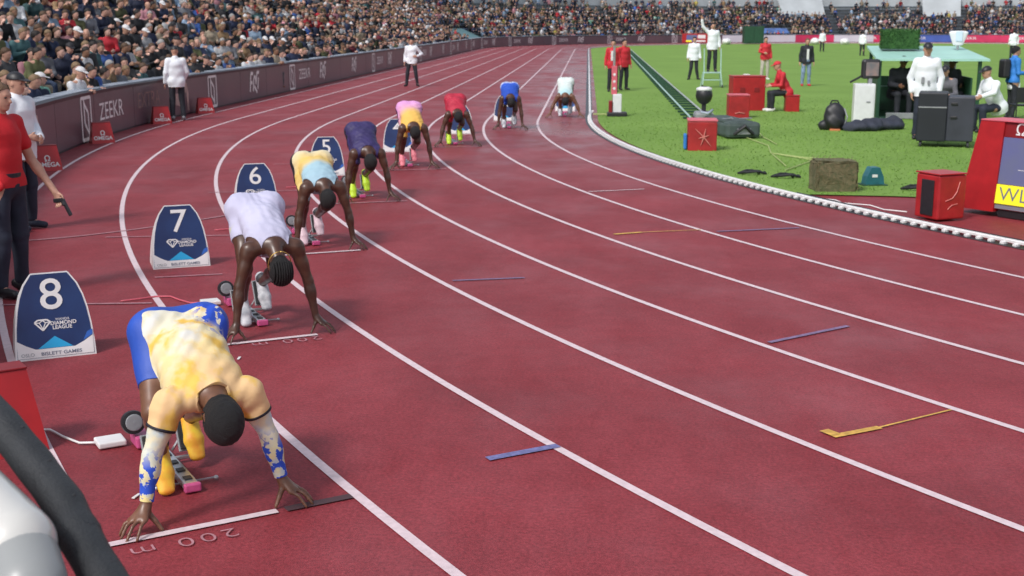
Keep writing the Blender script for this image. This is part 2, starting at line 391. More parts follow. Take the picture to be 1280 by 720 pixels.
def shell(V, T, m, off, dispf=None, lip=.006):
    """a garment: the body surface where m>0, moved outward, its rim turned in to the skin"""
    Nn = normals(V, T); nv = len(V)
    P6 = np.concatenate([V, Nn], 1)
    # clip needs normals too: interpolate by clipping the 6-vector
    m = np.where(np.abs(m) < 1e-6, 1e-6, m)
    def clip6(P6, T, m):
        pos = m > 0; c = pos[T].sum(1); keep = T[c == 3]; newv = []; cache = {}; out = []
        def cut(i, j):
            k = (min(i, j), max(i, j))
            if k not in cache:
                t = m[i] / (m[i] - m[j]); newv.append(P6[i] + t * (P6[j] - P6[i])); cache[k] = len(P6) + len(newv) - 1
            return cache[k]
        for t in T[(c == 1) | (c == 2)]:
            p = pos[t]
            if p.sum() == 1:
                i = int(np.argmax(p)); a, b, d = t[i], t[(i + 1) % 3], t[(i + 2) % 3]; out.append((a, cut(a, b), cut(a, d)))
            else:
                i = int(np.argmin(p)); a, b, d = t[i], t[(i + 1) % 3], t[(i + 2) % 3]; x, y = cut(a, b), cut(a, d); out.append((x, b, d)); out.append((x, d, y))
        V2 = np.concatenate([P6, np.array(newv).reshape(-1, 6)]); T2 = np.concatenate([keep, np.array(out, int).reshape(-1, 3)])
        u, inv = np.unique(T2, return_inverse=True); return V2[u], inv.reshape(-1, 3)
    A, T2 = clip6(P6, T, m)
    if len(T2) == 0: return np.zeros((0, 3)), np.zeros((0, 3), int)
    X, n = A[:, :3], A[:, 3:]; n = n / (np.linalg.norm(n, axis=1, keepdims=True) + 1e-9)
    o = np.maximum(off + (dispf(X) if dispf is not None else np.zeros(len(X))), off * .45); Y = X + n * o[:, None]
    E = np.concatenate([T2[:, [0, 1]], T2[:, [1, 2]], T2[:, [2, 0]]]); key = np.sort(E, 1); _, ii, cc = np.unique(key, axis=0, return_index=True, return_counts=True)
    B = E[ii[cc == 1]]; bv = np.unique(B); mp = {int(v): len(Y) + i for i, v in enumerate(bv)}
    Z = X[bv] - n[bv] * .002
    rim = []
    for a, b in B: a, b = int(a), int(b); rim += [(b, a, mp[a]), (b, mp[a], mp[b])]
    return np.concatenate([Y, Z]), np.concatenate([T2, np.array(rim, int).reshape(-1, 3)])
def group_field(P, prims):
    best = np.full(len(P), 9.); gi = np.zeros(len(P), int); hh = np.zeros(len(P)); gs = [p[-1] for p in prims]
    for i, p in enumerate(prims):
        d, h = pdist(P, p); m = d < best; best[m] = d[m]; gi[m] = i; hh[m] = h[m]
    return np.array(gs, dtype=object)[gi], hh
def hand(W_, d, n, side, k=.008, rf=.0085, curl=.35, spread=.12, s=1.0, g='hand'):
    """relaxed hand: W_ wrist, d fingers' direction, n palm normal, side: thumb direction sign along w"""
    W_ = np.array(W_, float); d = vn(d); n = vn(np.array(n) - d * (np.array(n) @ d)); w = np.cross(d, n) * side; out = []
    K = W_ + d * .085 * s
    out.append(ecap(W_ + d * .015, K - d * .01, w, .028 * s, .018 * s, .04 * s, .015 * s, .015, g))
    for i, (o, L) in enumerate(((.031, .074), (.0105, .082), (-.0105, .076), (-.03, .06))):
        a = K + w * o * s - d * .008; dd = vn(d + w * o * spread * 30 * .3 + n * curl * .5); b = a + dd * L * .5 * s
        d2 = vn(dd + n * curl); c = b + d2 * L * .32 * s; d3 = vn(d2 + n * curl); e = c + d3 * L * .24 * s
        out += [cap(a, b, rf * 1.08 * s, rf * s, k, g), cap(b, c, rf * s, rf * .92 * s, k * .5, g), cap(c, e, rf * .92 * s, rf * .8 * s, k * .5, g)]
    a = W_ + d * .025 * s + w * .026 * s; b = a + vn(d + w * .9 + n * .3) * .042 * s; c = b + vn(d + w * .25 + n * .3) * .032 * s
    out += [cap(a, b, rf * 1.45 * s, rf * 1.15 * s, k, g), cap(b, c, rf * 1.15 * s, rf * .9 * s, k * .5, g)]
    return out
def body_prims(J, hands=True, rf=.0085, thick=1.0):
    """J: joint positions; returns list of primitives of a whole human body"""
    P = []; A = {k: np.array(v, float) for k, v in J.items() if not k.startswith('hand')}
    up = vn(A['chest'] - A['pelvis']); lr = vn(A['shL'] - A['shR']); hl = vn(A['hpL'] - A['hpR'])
    t = thick
    mid = A['pelvis'] * .5 + A['chest'] * .5 + (np.array(J.get('bend', (0, 0, 0))))
    w_ = J.get('wide', 1.0)
    P.append(ecap(A['pelvis'] - up * .03, A['pelvis'] * .45 + mid * .55, hl, .158 * t * w_, .112 * t * w_, .138 * t * w_, .1 * t * w_, .06, 'pelvis'))
    P.append(ecap(A['pelvis'] * .4 + mid * .6, mid, hl * .5 + lr * .5, .138 * t * w_, .1 * t * w_, .146 * t * w_, .108 * t * w_, .05, 'waist'))
    P.append(ecap(mid, A['chest'], lr, .146 * t * w_, .108 * t * w_, .168 * t * w_, .116 * t, .05, 'torso'))
    ns = vn(A['neck'] - A['chest'])
    P.append(ecap(A['chest'], A['chest'] + ns * .06, lr, .158 * t, .105 * t, .12 * t, .075 * t, .04, 'torso'))
    fwd = vn(np.cross(lr, up))
    for s in ('L', 'R'):
        sh = A['sh' + s]; el = A['el' + s]; wr = A['wr' + s]; hp = A['hp' + s]; kn = A['kn' + s]; an = A['an' + s]; to = A['to' + s]
        P.append(cap(A['neck'] * .8 + A['chest'] * .2, sh * .85 + A['neck'] * .15, .05 * t, .052 * t, .04, 'trap'))
        P.append(cap(sh, sh * .9 + el * .1, .06 * t, .058 * t, .03, 'delt' + s))
        P.append(cap(sh, el, .05 * t, .039 * t, .03, 'uarm' + s))
        P.append(ell(sh * .55 + el * .45, np.array([.05, .05, .085]) * t, basis(el - sh), .02, 'uarm' + s))
        P.append(cap(el, wr, .039 * t, .0265 * t, .015, 'farm' + s))
        P.append(ell(el * .72 + wr * .28, np.array([.043, .043, .075]) * t, basis(wr - el), .02, 'farm' + s))
        lt = J.get('leg', 1.0) * t
        P.append(cap(hp, kn, .086 * lt, .056 * lt, .06, 'thigh' + s))
        P.append(ell(hp * .68 + kn * .32, np.array([.088, .088, .15]) * lt, basis(kn - hp), .03, 'thigh' + s))
        P.append(ell(hp - fwd * (.045 if lt > .95 else .02) + hl * (.01 if s == 'L' else -.01), np.array([.095, .098, .095]) * lt * (1 if lt > .95 else .88), None, .09, 'glute'))
        P.append(cap(kn, an, .052 * lt, .036 * lt, .02, 'shank' + s))
        P.append(ell(kn * .7 + an * .3 - vn(to - an) * .018, np.array([.054, .052, .1]) * lt, basis(an - kn), .025, 'shank' + s))
        fd = vn(to - an * 1.0 + (0, 0, 0)); heel = an + (an - to) * .28 + np.array([0, 0, 0]) + (to - an) * .0
        dn = vn(an - kn)
        fs_ = J.get('foot', 1.0); P.append(cap(an, an * .35 + to * .65, .03 * fs_, .02 * fs_, .015, 'foot' + s))
    # neck and head
    hd = A['head']; hf = vn(A['hf']); hu = vn(np.array(A['hu']) - hf * (np.array(A['hu']) @ hf)); hs_ = np.cross(hu, hf); ax = np.array([hf, hs_, hu])
    P.append(cap(A['neck'], hd - hu * .03 - hf * .015, .06 * t, .054, .03, 'neck'))
    P.append(ell(hd + hu * .02 - hf * .008, (.098, .076, .095), ax, .02, 'head'))
    P.append(ell(hd - hu * .045 + hf * .022, (.068, .056, .066), ax, .03, 'head'))
    P.append(ell(hd - hu * .088 + hf * .062, (.02, .026, .018), ax, .02, 'head'))
    P.append(cap(hd + hf * .088 - hu * .0, hd + hf * .108 - hu * .03, .01, .014, .01, 'head'))
    P.append(cap(hd + hf * .083 + hu * .022 - hs_ * .03, hd + hf * .083 + hu * .022 + hs_ * .03, .012, .012, .012, 'head'))
    P.append(cap(hd + hf * .083 - hu * .055 - hs_ * .014, hd + hf * .083 - hu * .055 + hs_ * .014, .009, .009, .008, 'head'))
    for q in (-1, 1): P.append(ell(hd + hs_ * .077 * q - hu * .012 - hf * .005, (.017, .008, .03), ax, .006, 'ear'))
    if hands:
        for s, q in (('L', 1), ('R', -1)):
            hnd = J.get('hand' + s)
            if hnd is None: P += hand(A['wr' + s], vn(A['wr' + s] - A['el' + s]) + fwd * .1, -lr * q, -q, rf=rf)
            elif callable(hnd): P += hnd()
            else: P += hand(A['wr' + s], hnd[0], hnd[1], hnd[2], curl=hnd[3] if len(hnd) > 3 else .35, rf=rf)
    return P
def basis(z):
    z = vn(z); a = np.array([1, 0, 0]) if abs(z[0]) < .8 else np.array([0, 1, 0]); x = vn(np.cross(a, z)); return np.array([x, np.cross(z, x), z])
def wrinkle(amp, f=28, seed=0):
    r = np.random.default_rng(seed); D = r.normal(size=(5, 3)); D /= np.linalg.norm(D, axis=1, keepdims=True); ph = r.uniform(0, 6, 5)
    def fn(G):
        s = 0
        for i in range(5): s = s + np.sin((G @ D[i]) * f * (1 + .35 * i) + ph[i] + 1.3 * np.sin((G @ D[(i + 1) % 5]) * f * .5))
        return s * amp / 2.2
    return fn
def part_mesh(V, Q): return mesh_from(V, Q)
# ------------------------------------------------------------------ track geometry (metres; centre of the bend at the origin)
RK = 36.061; LW = 1.22; RO = RK + 8 * LW; RWALL = 46.32; STR = 84.4
def lane_angle(n):
    k = n - 1; rn = RK + LW * k + (.3 if k == 0 else .2); return PI * (rn - (RK + .3)) / rn - .0079
def polar(r, a, z=0): return Vector((-r * math.cos(a), -r * math.sin(a), z))
def lane_frame(n, back=0, side=0):
    """point on lane n's start line, heading of the runner"""
    a = lane_angle(n) - back; rc = RK + LW * (n - 1) + .61 - side
    return polar(rc, a), math.atan2(-math.cos(a), math.sin(a))
def ring(r, a0=R(-60), a1=R(60), n=80):
    """polyline at radius r: near bend, back straight, far bend"""
    pts = [polar(r, a1 + (0 - a1) * i / n) for i in range(n + 1)]
    pts += [Vector((-r, STR * i / 12, 0)) for i in range(1, 13)]
    pts += [Vector((-r * math.cos(q), STR + r * math.sin(q), 0)) for q in [PI * i / 60 for i in range(1, 61)]]
    return pts
def strip(pts, w, z):
    V = []; F = []
    for i, p in enumerate(pts):
        t = (pts[min(i + 1, len(pts) - 1)] - pts[max(i - 1, 0)]).normalized(); n = Vector((-t.y, t.x, 0)) * w / 2
        V += [(p.x + n.x, p.y + n.y, z), (p.x - n.x, p.y - n.y, z)]
    for i in range(len(pts) - 1): F.append((2 * i, 2 * i + 1, 2 * i + 3, 2 * i + 2))
    return V, F
# ground
def grid_sheet(x0, x1, y0, y1, z, n=2): 
    return [(x0, y0, z), (x1, y0, z), (x1, y1, z), (x0, y1, z)], [(0, 1, 2, 3)]
V, F = grid_sheet(-600, 600, -600, 700, -.012); M_gr = mat('asphalt_ground', (.06, .06, .065), .9, .2, .5)
tag(obj('ground', mesh_from(V, F), M_gr), kind='structure')
# running track: a ring sheet from the kerb to the wall, plus the synthetic area inside the bend
outer = ring(RWALL + .3, a1=R(100), n=140); inner = ring(RK - .05, a1=R(100), n=140)
V = [(p.x, p.y, 0) for p in outer] + [(p.x, p.y, 0) for p in inner]; n_ = len(outer)
F = [(i, i + 1, n_ + i + 1, n_ + i) for i in range(n_ - 1)]
tag(obj('running_track', mesh_from(V, F), M_track), kind='structure')
inr = ring(RK - .05, a1=R(100), n=140)
pl = [(p.x, p.y, .002) for p in inr] + [(RK, STR, .002), (RK, 0, .002)] + [tuple(polar(RK - .05, q, .002)) for q in [R(180 - 5 * i) for i in range(0, 16)]]
# inside sheet (D area) under the grass
me = mesh_from([(p[0], p[1], -.004) for p in pl], [tuple(range(len(pl)))])
tag(obj('inner_track_area', me, M_track), kind='structure')
# grass: bounded by the kerb on the straight and early bend, then by the edge that runs off to the right
gp = []
for p in reversed(ring(RK - .22, a1=R(22.0), n=60)): gp.append((p.x, p.y, .012))
gp += [(-32.0, -13.55, .012), (-31.0, -13.75, .012), (-24, -13.9, .012), (30, -14, .012), (35.8, 0, .012), (35.8, STR, .012)]
tag(obj('infield_grass', mesh_from(gp, [tuple(range(len(gp)))]), M_grass), kind='structure')
# grass blades along the near part of the infield
def blades():
    nb = 34000; x = RNG.uniform(-36.2, -24, nb); y = RNG.uniform(-13.6, 14, nb)
    r = np.hypot(x, np.minimum(y, 0)); ok = (r < RK - .26) & (y > -13.5) & (RNG.uniform(0, 1, nb) < np.clip((12 - y) / 16, 0, 1)); x, y = x[ok], y[ok]; m = len(x)
    a = RNG.uniform(0, 2 * PI, m); w = RNG.uniform(.006, .015, m); h = RNG.uniform(.01, .035, m); lx, ly = RNG.normal(0, .02, m), RNG.normal(0, .02, m)
    V = np.zeros((m, 3, 3)); V[:, 0] = np.stack([x - np.cos(a) * w, y - np.sin(a) * w, np.full(m, .01)], 1); V[:, 1] = np.stack([x + np.cos(a) * w, y + np.sin(a) * w, np.full(m, .01)], 1)
    V[:, 2] = np.stack([x + lx, y + ly, .012 + h], 1)
    return mesh_from(V.reshape(-1, 3), np.arange(3 * m).reshape(-1, 3))
tag(obj('grass_blades', blades(), M_grassbl), 'short green blades of grass on the infield inside the white kerb', 'grass', kind='stuff')
# lane lines
for k in range(1, 9):
    V, F = strip(ring(RK + LW * k, a1=R(62), n=110), .055, .004); tag(obj('lane_line', mesh_from(V, F), M_line), kind='structure')
def mark(pa, pb, w, m, z=.008, name='painted_line'):
    V, F = strip([Vector((*pa, 0)), Vector((*pb, 0))], w, z); return tag(obj(name, mesh_from(V, F), m), kind='structure')
def pr(r, a): v = polar(r, R(a)); return (v.x, v.y)
for n in range(1, 9):
    a = math.degrees(lane_angle(n)); ri = RK + LW * (n - 1); ro = ri + LW
    f = {8: .38, 7: .3, 6: .2}.get(n, .06)
    mark(pr(ri + .03 + f, a), pr(ro - .03, a), .05, M_line if n > 5 else M_faint, .008, 'start_line')
    if n == 8: mark(pr(ri + .03, a), pr(ri + f - .01, a), .06, M_dark, .008, 'dark_patch')
for (pa, pb, w, m) in [
    (pr(45.8, 26.75), pr(44.66, 27.29), .035, M_faint), (pr(43.5, 18.37), pr(41.4, 18.6), .04, M_faint), (pr(44.8, 22.77), pr(43.5, 23.2), .035, M_faint),
    (pr(42.5, 13.9), pr(41.4, 13.9), .04, M_faint), (pr(41.3, 8.31), pr(40.7, 8.38), .04, M_faint), (pr(44.5, 25.9), pr(43.9, 26), .03, M_faint),
    (pr(42.05, 27.5), pr(41.4, 27.7), .04, M_blue2), (pr(38.45, 20.25), pr(37.6, 20.2), .04, M_line), (pr(38.4, 25.55), pr(37.4, 25.75), .05, M_blue2),
    (pr(40.86, 31.7), pr(40.0, 31.55), .045, M_blue2), (pr(43.8, 33.29), pr(43.36, 33.3), .06, M_blue), (pr(39.55, 25.17), pr(39.2, 25.15), .06, M_yel), (pr(39.2, 25.15), pr(38.5, 25.3), .022, M_yel),
    (pr(41.95, 34.17), pr(41.6, 34.2), .05, M_yel), (pr(41.6, 34.2), pr(40.98, 34.18), .016, M_yel)]:
    mark(pa, pb, w, m)
a_, b_ = Vector(pr(41.915, 34.16)), Vector(pr(41.915, 34.03)); mark(tuple(a_), tuple(b_), .07, M_yel, .0095)
# curved break line across lanes 8, 7, 6
pts = [Vector((*pr(45.6 - 2.3 * t, 22.7 - 1.55 * t ** 1.6), 0)) for t in [i / 12 for i in range(13)]]
V, F = strip(pts, .04, .008); tag(obj('painted_line', mesh_from(V, F), M_faint), kind='structure')
# "200 m" lettering in front of each start line (read by the runners)
def ground_text(txt, n, y, size, m, back=.17):
    O, h = lane_frame(n); v, f = text_geo(txt, size, -.012, spacing=1.25)
    c, s = math.cos(h), math.sin(h); out = []
    for q in v:
        lx = back + q.y; ly = y - q.x * 1.15; out.append((O.x + lx * c - ly * s, O.y + lx * s + ly * c, .009))
    tag(obj('painted_lettering', mesh_from(out, f), m), kind='structure')
ground_text('200 m', 8, -.28, .14, M_faint, .14); ground_text('200 m', 7, .02, .15, M_faint, .1)
# small litter flecks on the track
for (r_, a__, lab_) in ((44.9, 31.6, 'tiny white tape scrap on the track left of the nearest sprinter'), (45.1, 30.9, 'tiny white tape scrap midway between the number 8 box and the nearest sprinter'), (44.6, 30.2, 'tiny white tape scrap right of the number 8 box'), (45.55, 32.8, 'tiny white tape scrap left of the nearest sprinter\'s arm'), (44.4, 29.9, 'tiny white tape scrap farthest from the camera, beyond the blue shorts')):
    mb = MB(); q = polar(r_, R(a__), .006); mb.box(-.03, .03, -.008, .008, 0, .004, Matrix.Translation(q) @ Matrix.Rotation(a__, 4, 'Z'))
    tag(obj('paper_scrap', mb, M_wpaint), lab_, 'scrap', 'scraps of tape on the track')

# ------------------------------------------------------------------ kerb
kerb = empty('track_kerb', (0, 0, 0), 0, 'white raised kerb on small feet between the red track and the green infield', 'kerb')
def kerb_rail():
    pts = ring(RK - .03, a1=R(60), n=240); V = []; F = []
    prof = [(-.028, .032), (-.03, .055), (-.02, .064), (.02, .064), (.03, .055), (.028, .032)]; m = len(prof)
    for i, p in enumerate(pts):
        t = (pts[min(i + 1, len(pts) - 1)] - pts[max(i - 1, 0)]).normalized(); nn = Vector((t.y, -t.x, 0))
        for (o, z) in prof: V.append((p.x + nn.x * o, p.y + nn.y * o, z))
    for i in range(len(pts) - 1):
        for k in range(m): k2 = (k + 1) % m; F.append((i * m + k, (i + 1) * m + k, (i + 1) * m + k2, i * m + k2))
    return V, F
V, F = kerb_rail(); obj('rail', mesh_from(V, F), M_wpaint, kerb, smooth=False)
fm = MB(); fm.bbox(-.034, .034, -.025, .025, .004, .034, .006); fme = fm.mesh('foot'); fme.materials.append(M_wpaint)
for i in range(150):
    a = R(36) - i * .17 / RK; p = polar(RK, a)
    o = bpy.data.objects.new('foot', fme); COL.objects.link(o); o.parent = kerb; o.location = p; o.rotation_euler = (0, 0, PI + a)
skirt = MB()
V, F = strip(ring(RK + .0, a1=R(60), n=200), .17, .0065); obj('gap_shade_strip', mesh_from(V, F), M_boardblk, kerb)  # flat dark strip: shade in the gaps under the rail, put in as colour

# ------------------------------------------------------------------ patterned fabrics
def pattern(name, stops, splotch=None, rough=.7, axis='X', wob=.05, mixn=None):
    m = bpy.data.materials.new(name); m.use_nodes = True; n = m.node_tree.nodes; l = m.node_tree.links; b = n['Principled BSDF']; b.inputs['Roughness'].default_value = rough; b.inputs['Specular IOR Level'].default_value = .3
    tc = n.new('ShaderNodeTexCoord'); sx = n.new('ShaderNodeSeparateXYZ'); l.new(tc.outputs['Object'], sx.inputs[0])
    nz = n.new('ShaderNodeTexNoise'); nz.inputs['Scale'].default_value = 7; nz.inputs['Detail'].default_value = 3; l.new(tc.outputs['Object'], nz.inputs['Vector'])
    ma = n.new('ShaderNodeMath'); ma.operation = 'MULTIPLY_ADD'; ma.inputs[1].default_value = wob * 2; l.new(nz.outputs[0], ma.inputs[0]); l.new(sx.outputs[axis], ma.inputs[2])
    mr = n.new('ShaderNodeMapRange'); lo, hi = stops[0][0], stops[-1][0]
    mr.inputs[1].default_value = lo + wob; mr.inputs[2].default_value = hi + wob; l.new(ma.outputs[0], mr.inputs[0])
    cr = n.new('ShaderNodeValToRGB'); el_ = cr.color_ramp.elements
    while len(el_) < len(stops): el_.new(.5)
    for e, (x, c) in zip(el_, stops): e.position = (x - lo) / (hi - lo) if hi > lo else 0; e.color = (*c, 1)
    l.new(mr.outputs[0], cr.inputs[0]); src = cr.outputs[0]
    def over(src, col, scale, thr, masks, soft=.02, det=3, seed=0):
        z = n.new('ShaderNodeTexNoise'); z.inputs['Scale'].default_value = scale; z.inputs['Detail'].default_value = det
        mp = n.new('ShaderNodeMapping'); mp.inputs['Location'].default_value = (seed, seed * .7, 0); l.new(tc.outputs['Object'], mp.inputs[0]); l.new(mp.outputs[0], z.inputs['Vector'])
        r = n.new('ShaderNodeMapRange'); r.inputs[1].default_value = thr - soft; r.inputs[2].default_value = thr + soft; l.new(z.outputs[0], r.inputs[0]); f = r.outputs[0]
        for (ax, a, b2) in masks:
            q = n.new('ShaderNodeMapRange'); q.inputs[1].default_value = a; q.inputs[2].default_value = b2; l.new(sx.outputs[ax], q.inputs[0])
            mm = n.new('ShaderNodeMath'); mm.operation = 'MULTIPLY'; l.new(f, mm.inputs[0]); l.new(q.outputs[0], mm.inputs[1]); f = mm.outputs[0]
        mx = n.new('ShaderNodeMix'); mx.data_type = 'RGBA'; mx.inputs[7].default_value = (*col, 1); l.new(f, mx.inputs[0]); l.new(src, mx.inputs[6]); return mx.outputs[2]
    for s in (splotch or []): src = over(src, *s)
    l.new(src, b.inputs['Base Color'])
    nb = n.new('ShaderNodeTexNoise'); nb.inputs['Scale'].default_value = 26; nb.inputs['Detail'].default_value = 4; l.new(tc.outputs['Object'], nb.inputs['Vector'])
    bp = n.new('ShaderNodeBump'); bp.inputs['Strength'].default_value = .3; bp.inputs['Distance'].default_value = .008; l.new(nb.outputs[0], bp.inputs['Height']); l.new(bp.outputs[0], b.inputs['Normal'])
    return m
WH = (.68, .67, .63); YE = (.72, .4, .1); PY = (.74, .6, .26); BL = (.03, .09, .55)
P_shirt8 = pattern('tie_dye_shirt_fabric', [(-.75, (.72, .71, .68)), (-.45, (.74, .69, .52)), (-.28, (.8, .64, .32)), (-.1, (.8, .53, .27))],
                   [((.8, .5, .1), 8, .53, [('X', -.7, -.5)], .06, 3, 3), (WH, 8, .56, [('X', -.16, -.32)], .08, 3, 9), (BL, 11, .44, [('Y', -.02, .03), ('X', -.4, -.47)], .015, 4, 1), (BL, 26, .56, [('Y', -.03, .03), ('X', -.32, -.4)], .01, 2, 5)])
P_sleeve8 = pattern('tie_dye_sleeve_fabric', [(0.0, (.78, .62, .22)), (.22, (.78, .66, .3)), (.36, (.72, .7, .55)), (.6, (.8, .64, .3))],
                    [((.5, .62, .7), 9, .6, [], .08, 3, 2), (BL, 22, .5, [('Z', .4, .3), ('X', -.13, -.1)], .012, 3, 4)], axis='Z')
P_navyblue = mat('royal_blue_tights', (.02, .075, .42), .55, .12, 5, bump=.25, bscale=25)
P_lav = pattern('lavender_speedsuit', [(-.9, (.46, .45, .62)), (-.3, (.55, .54, .7)), (0, (.45, .44, .58))], [((.6, .62, .3), 5, .66, [('Z', .9, .7)], .03, 2, 3)])
P_s6 = pattern('yellow_blue_singlet', [(-.75, (.66, .64, .6)), (-.55, (.7, .62, .42)), (-.44, (.74, .5, .14)), (-.35, (.7, .52, .2)), (-.29, (.36, .54, .62)), (-.1, (.34, .5, .6))], wob=.04)
P_s5 = mat('dark_purple_singlet', (.035, .024, .11), .6, .2, 6, bump=.3, bscale=25)
P_s4 = pattern('pink_yellow_singlet', [(-.75, (.72, .28, .68)), (-.5, (.7, .34, .62)), (-.38, (.74, .4, .4)), (-.28, (.76, .48, .12)), (-.05, (.78, .46, .1))], wob=.02)
P_s3 = mat('crimson_singlet', (.45, .02, .05), .6, .15, 6, bump=.3, bscale=25)
P_s2 = pattern('white_blue_singlet', [(-.8, (.5, .56, .72)), (-.55, (.5, .56, .75)), (-.5, (.03, .1, .55)), (-.1, (.02, .07, .42))], wob=.03)
P_s1 = pattern('white_mint_singlet', [(-.8, (.68, .72, .7)), (-.3, (.62, .7, .68)), (-.1, (.4, .62, .66))], wob=.04)
P_drk = mat('black_shorts_fabric', (.012, .012, .02), .6, .2, 8)
P_purp = mat('dark_violet_shorts', (.045, .015, .08), .6, .2, 8)
S_yel = mat('yellow_shoe_mesh', (.85, .6, .05), .5, .25, 14, rgb2=(.8, .3, .03)); S_wht = mat('white_shoe_mesh', (.7, .7, .73), .5, .25, 16, rgb2=(.28, .3, .34))
S_lime = mat('lime_shoe_mesh', (.5, .72, .03), .5, .1, 22); S_pink = mat('pink_shoe_mesh', (.75, .2, .25), .5, .1, 22); S_pw = mat('pale_pink_shoe_mesh', (.68, .5, .56), .5, .1, 22)
S_sole = mat('shoe_sole', (.05, .05, .06), .6)
M_gold = mat('gold_chain', (.6, .4, .12), .35, metal=.8)

def bridge_hand(J, s, rf):
    """fingers bridged on the ground behind the line; s=+1 left"""
    W_ = np.array(J['wr' + ('L' if s > 0 else 'R')]); x0 = W_[0]; y0 = W_[1]
    def p(dx, dy, z): return np.array([x0 + dx, y0 + s * dy, z])
    P = []; K = [p(.06, .02, .078), p(.045, .045, .08), p(.022, .062, .075), p(-.002, .072, .066)]
    T = [p(.115, .075, .009), p(.095, .115, .009), p(.052, .13, .009), p(.006, .125, .009)]
    for q in K: P.append(cap(W_ + (q - W_) * .15, q, .02, .0135, .015, 'hand'))
    P.append(cap((K[0] + K[1]) / 2, (K[2] + K[3]) / 2, .014, .014, .012, 'hand'))
    for q, t in zip(K, T):
        m = q * .5 + t * .5 + np.array([0, 0, .018]); m2 = q * .2 + t * .8 + np.array([0, 0, .008])
        P += [cap(q, m, rf * 1.2, rf * 1.05, .008, 'hand'), cap(m, m2, rf * 1.05, rf, .004, 'hand'), cap(m2, t, rf, rf * .85, .004, 'hand')]
    a = p(.005, -.0, .095); b = p(.035, -.03, .055); c = p(.05, -.055, .012)
    P += [cap(a, b, .017, .0125, .012, 'hand'), cap(b, c, .0125, .0095, .006, 'hand')]
    return P
def make_shoe(an, to, upper, parent, h=.008, hi=False):
    an = np.array(an); to = np.array(to); d = vn(to - an); heel = an - d * .03
    # foot axes: d towards the toes, n = sole side
    side = np.array([0, 1., 0]); side = vn(side - d * side[1]); n = np.cross(side, d); n = n if n[2] < 0 else -n
    c = heel + n * .035; t = to + n * .0
    c = c - d * .02; t = t + d * .02; P = [ecap(c, c * .35 + t * .65, side, .041, .044, .049, .038, .02), ecap(c * .35 + t * .65, t, side, .05, .034, .04, .022, .02), cap(heel, heel - n * .02, .042, .04, .02)]
    V, Q = surface(P, h); up = obj('shoe', mesh_from(V, Q), upper, parent, smooth=True)
    S = [ecap(c + n * .03, c * .4 + t * .6 + n * .026, side, .036, .012, .045, .012, .01), ecap(c * .4 + t * .6 + n * .026, t + n * .014 + d * .01, side, .045, .011, .034, .009, .01)]
    V, Q = surface(S, h); obj('sole', mesh_from(V, Q), S_sole, up, smooth=True)
    V, Q = surface([ecap(c * .75 + t * .25 - n * .038, c * .35 + t * .65 - n * .031, side, .017, .012, .02, .011, .01), ecap(heel - n * .006, heel - n * .026, side, .05, .045, .046, .042, .01)], h); obj('laces', mesh_from(V, Q), S_sole if upper in (S_wht, S_pw) else P_drk, up, smooth=True)
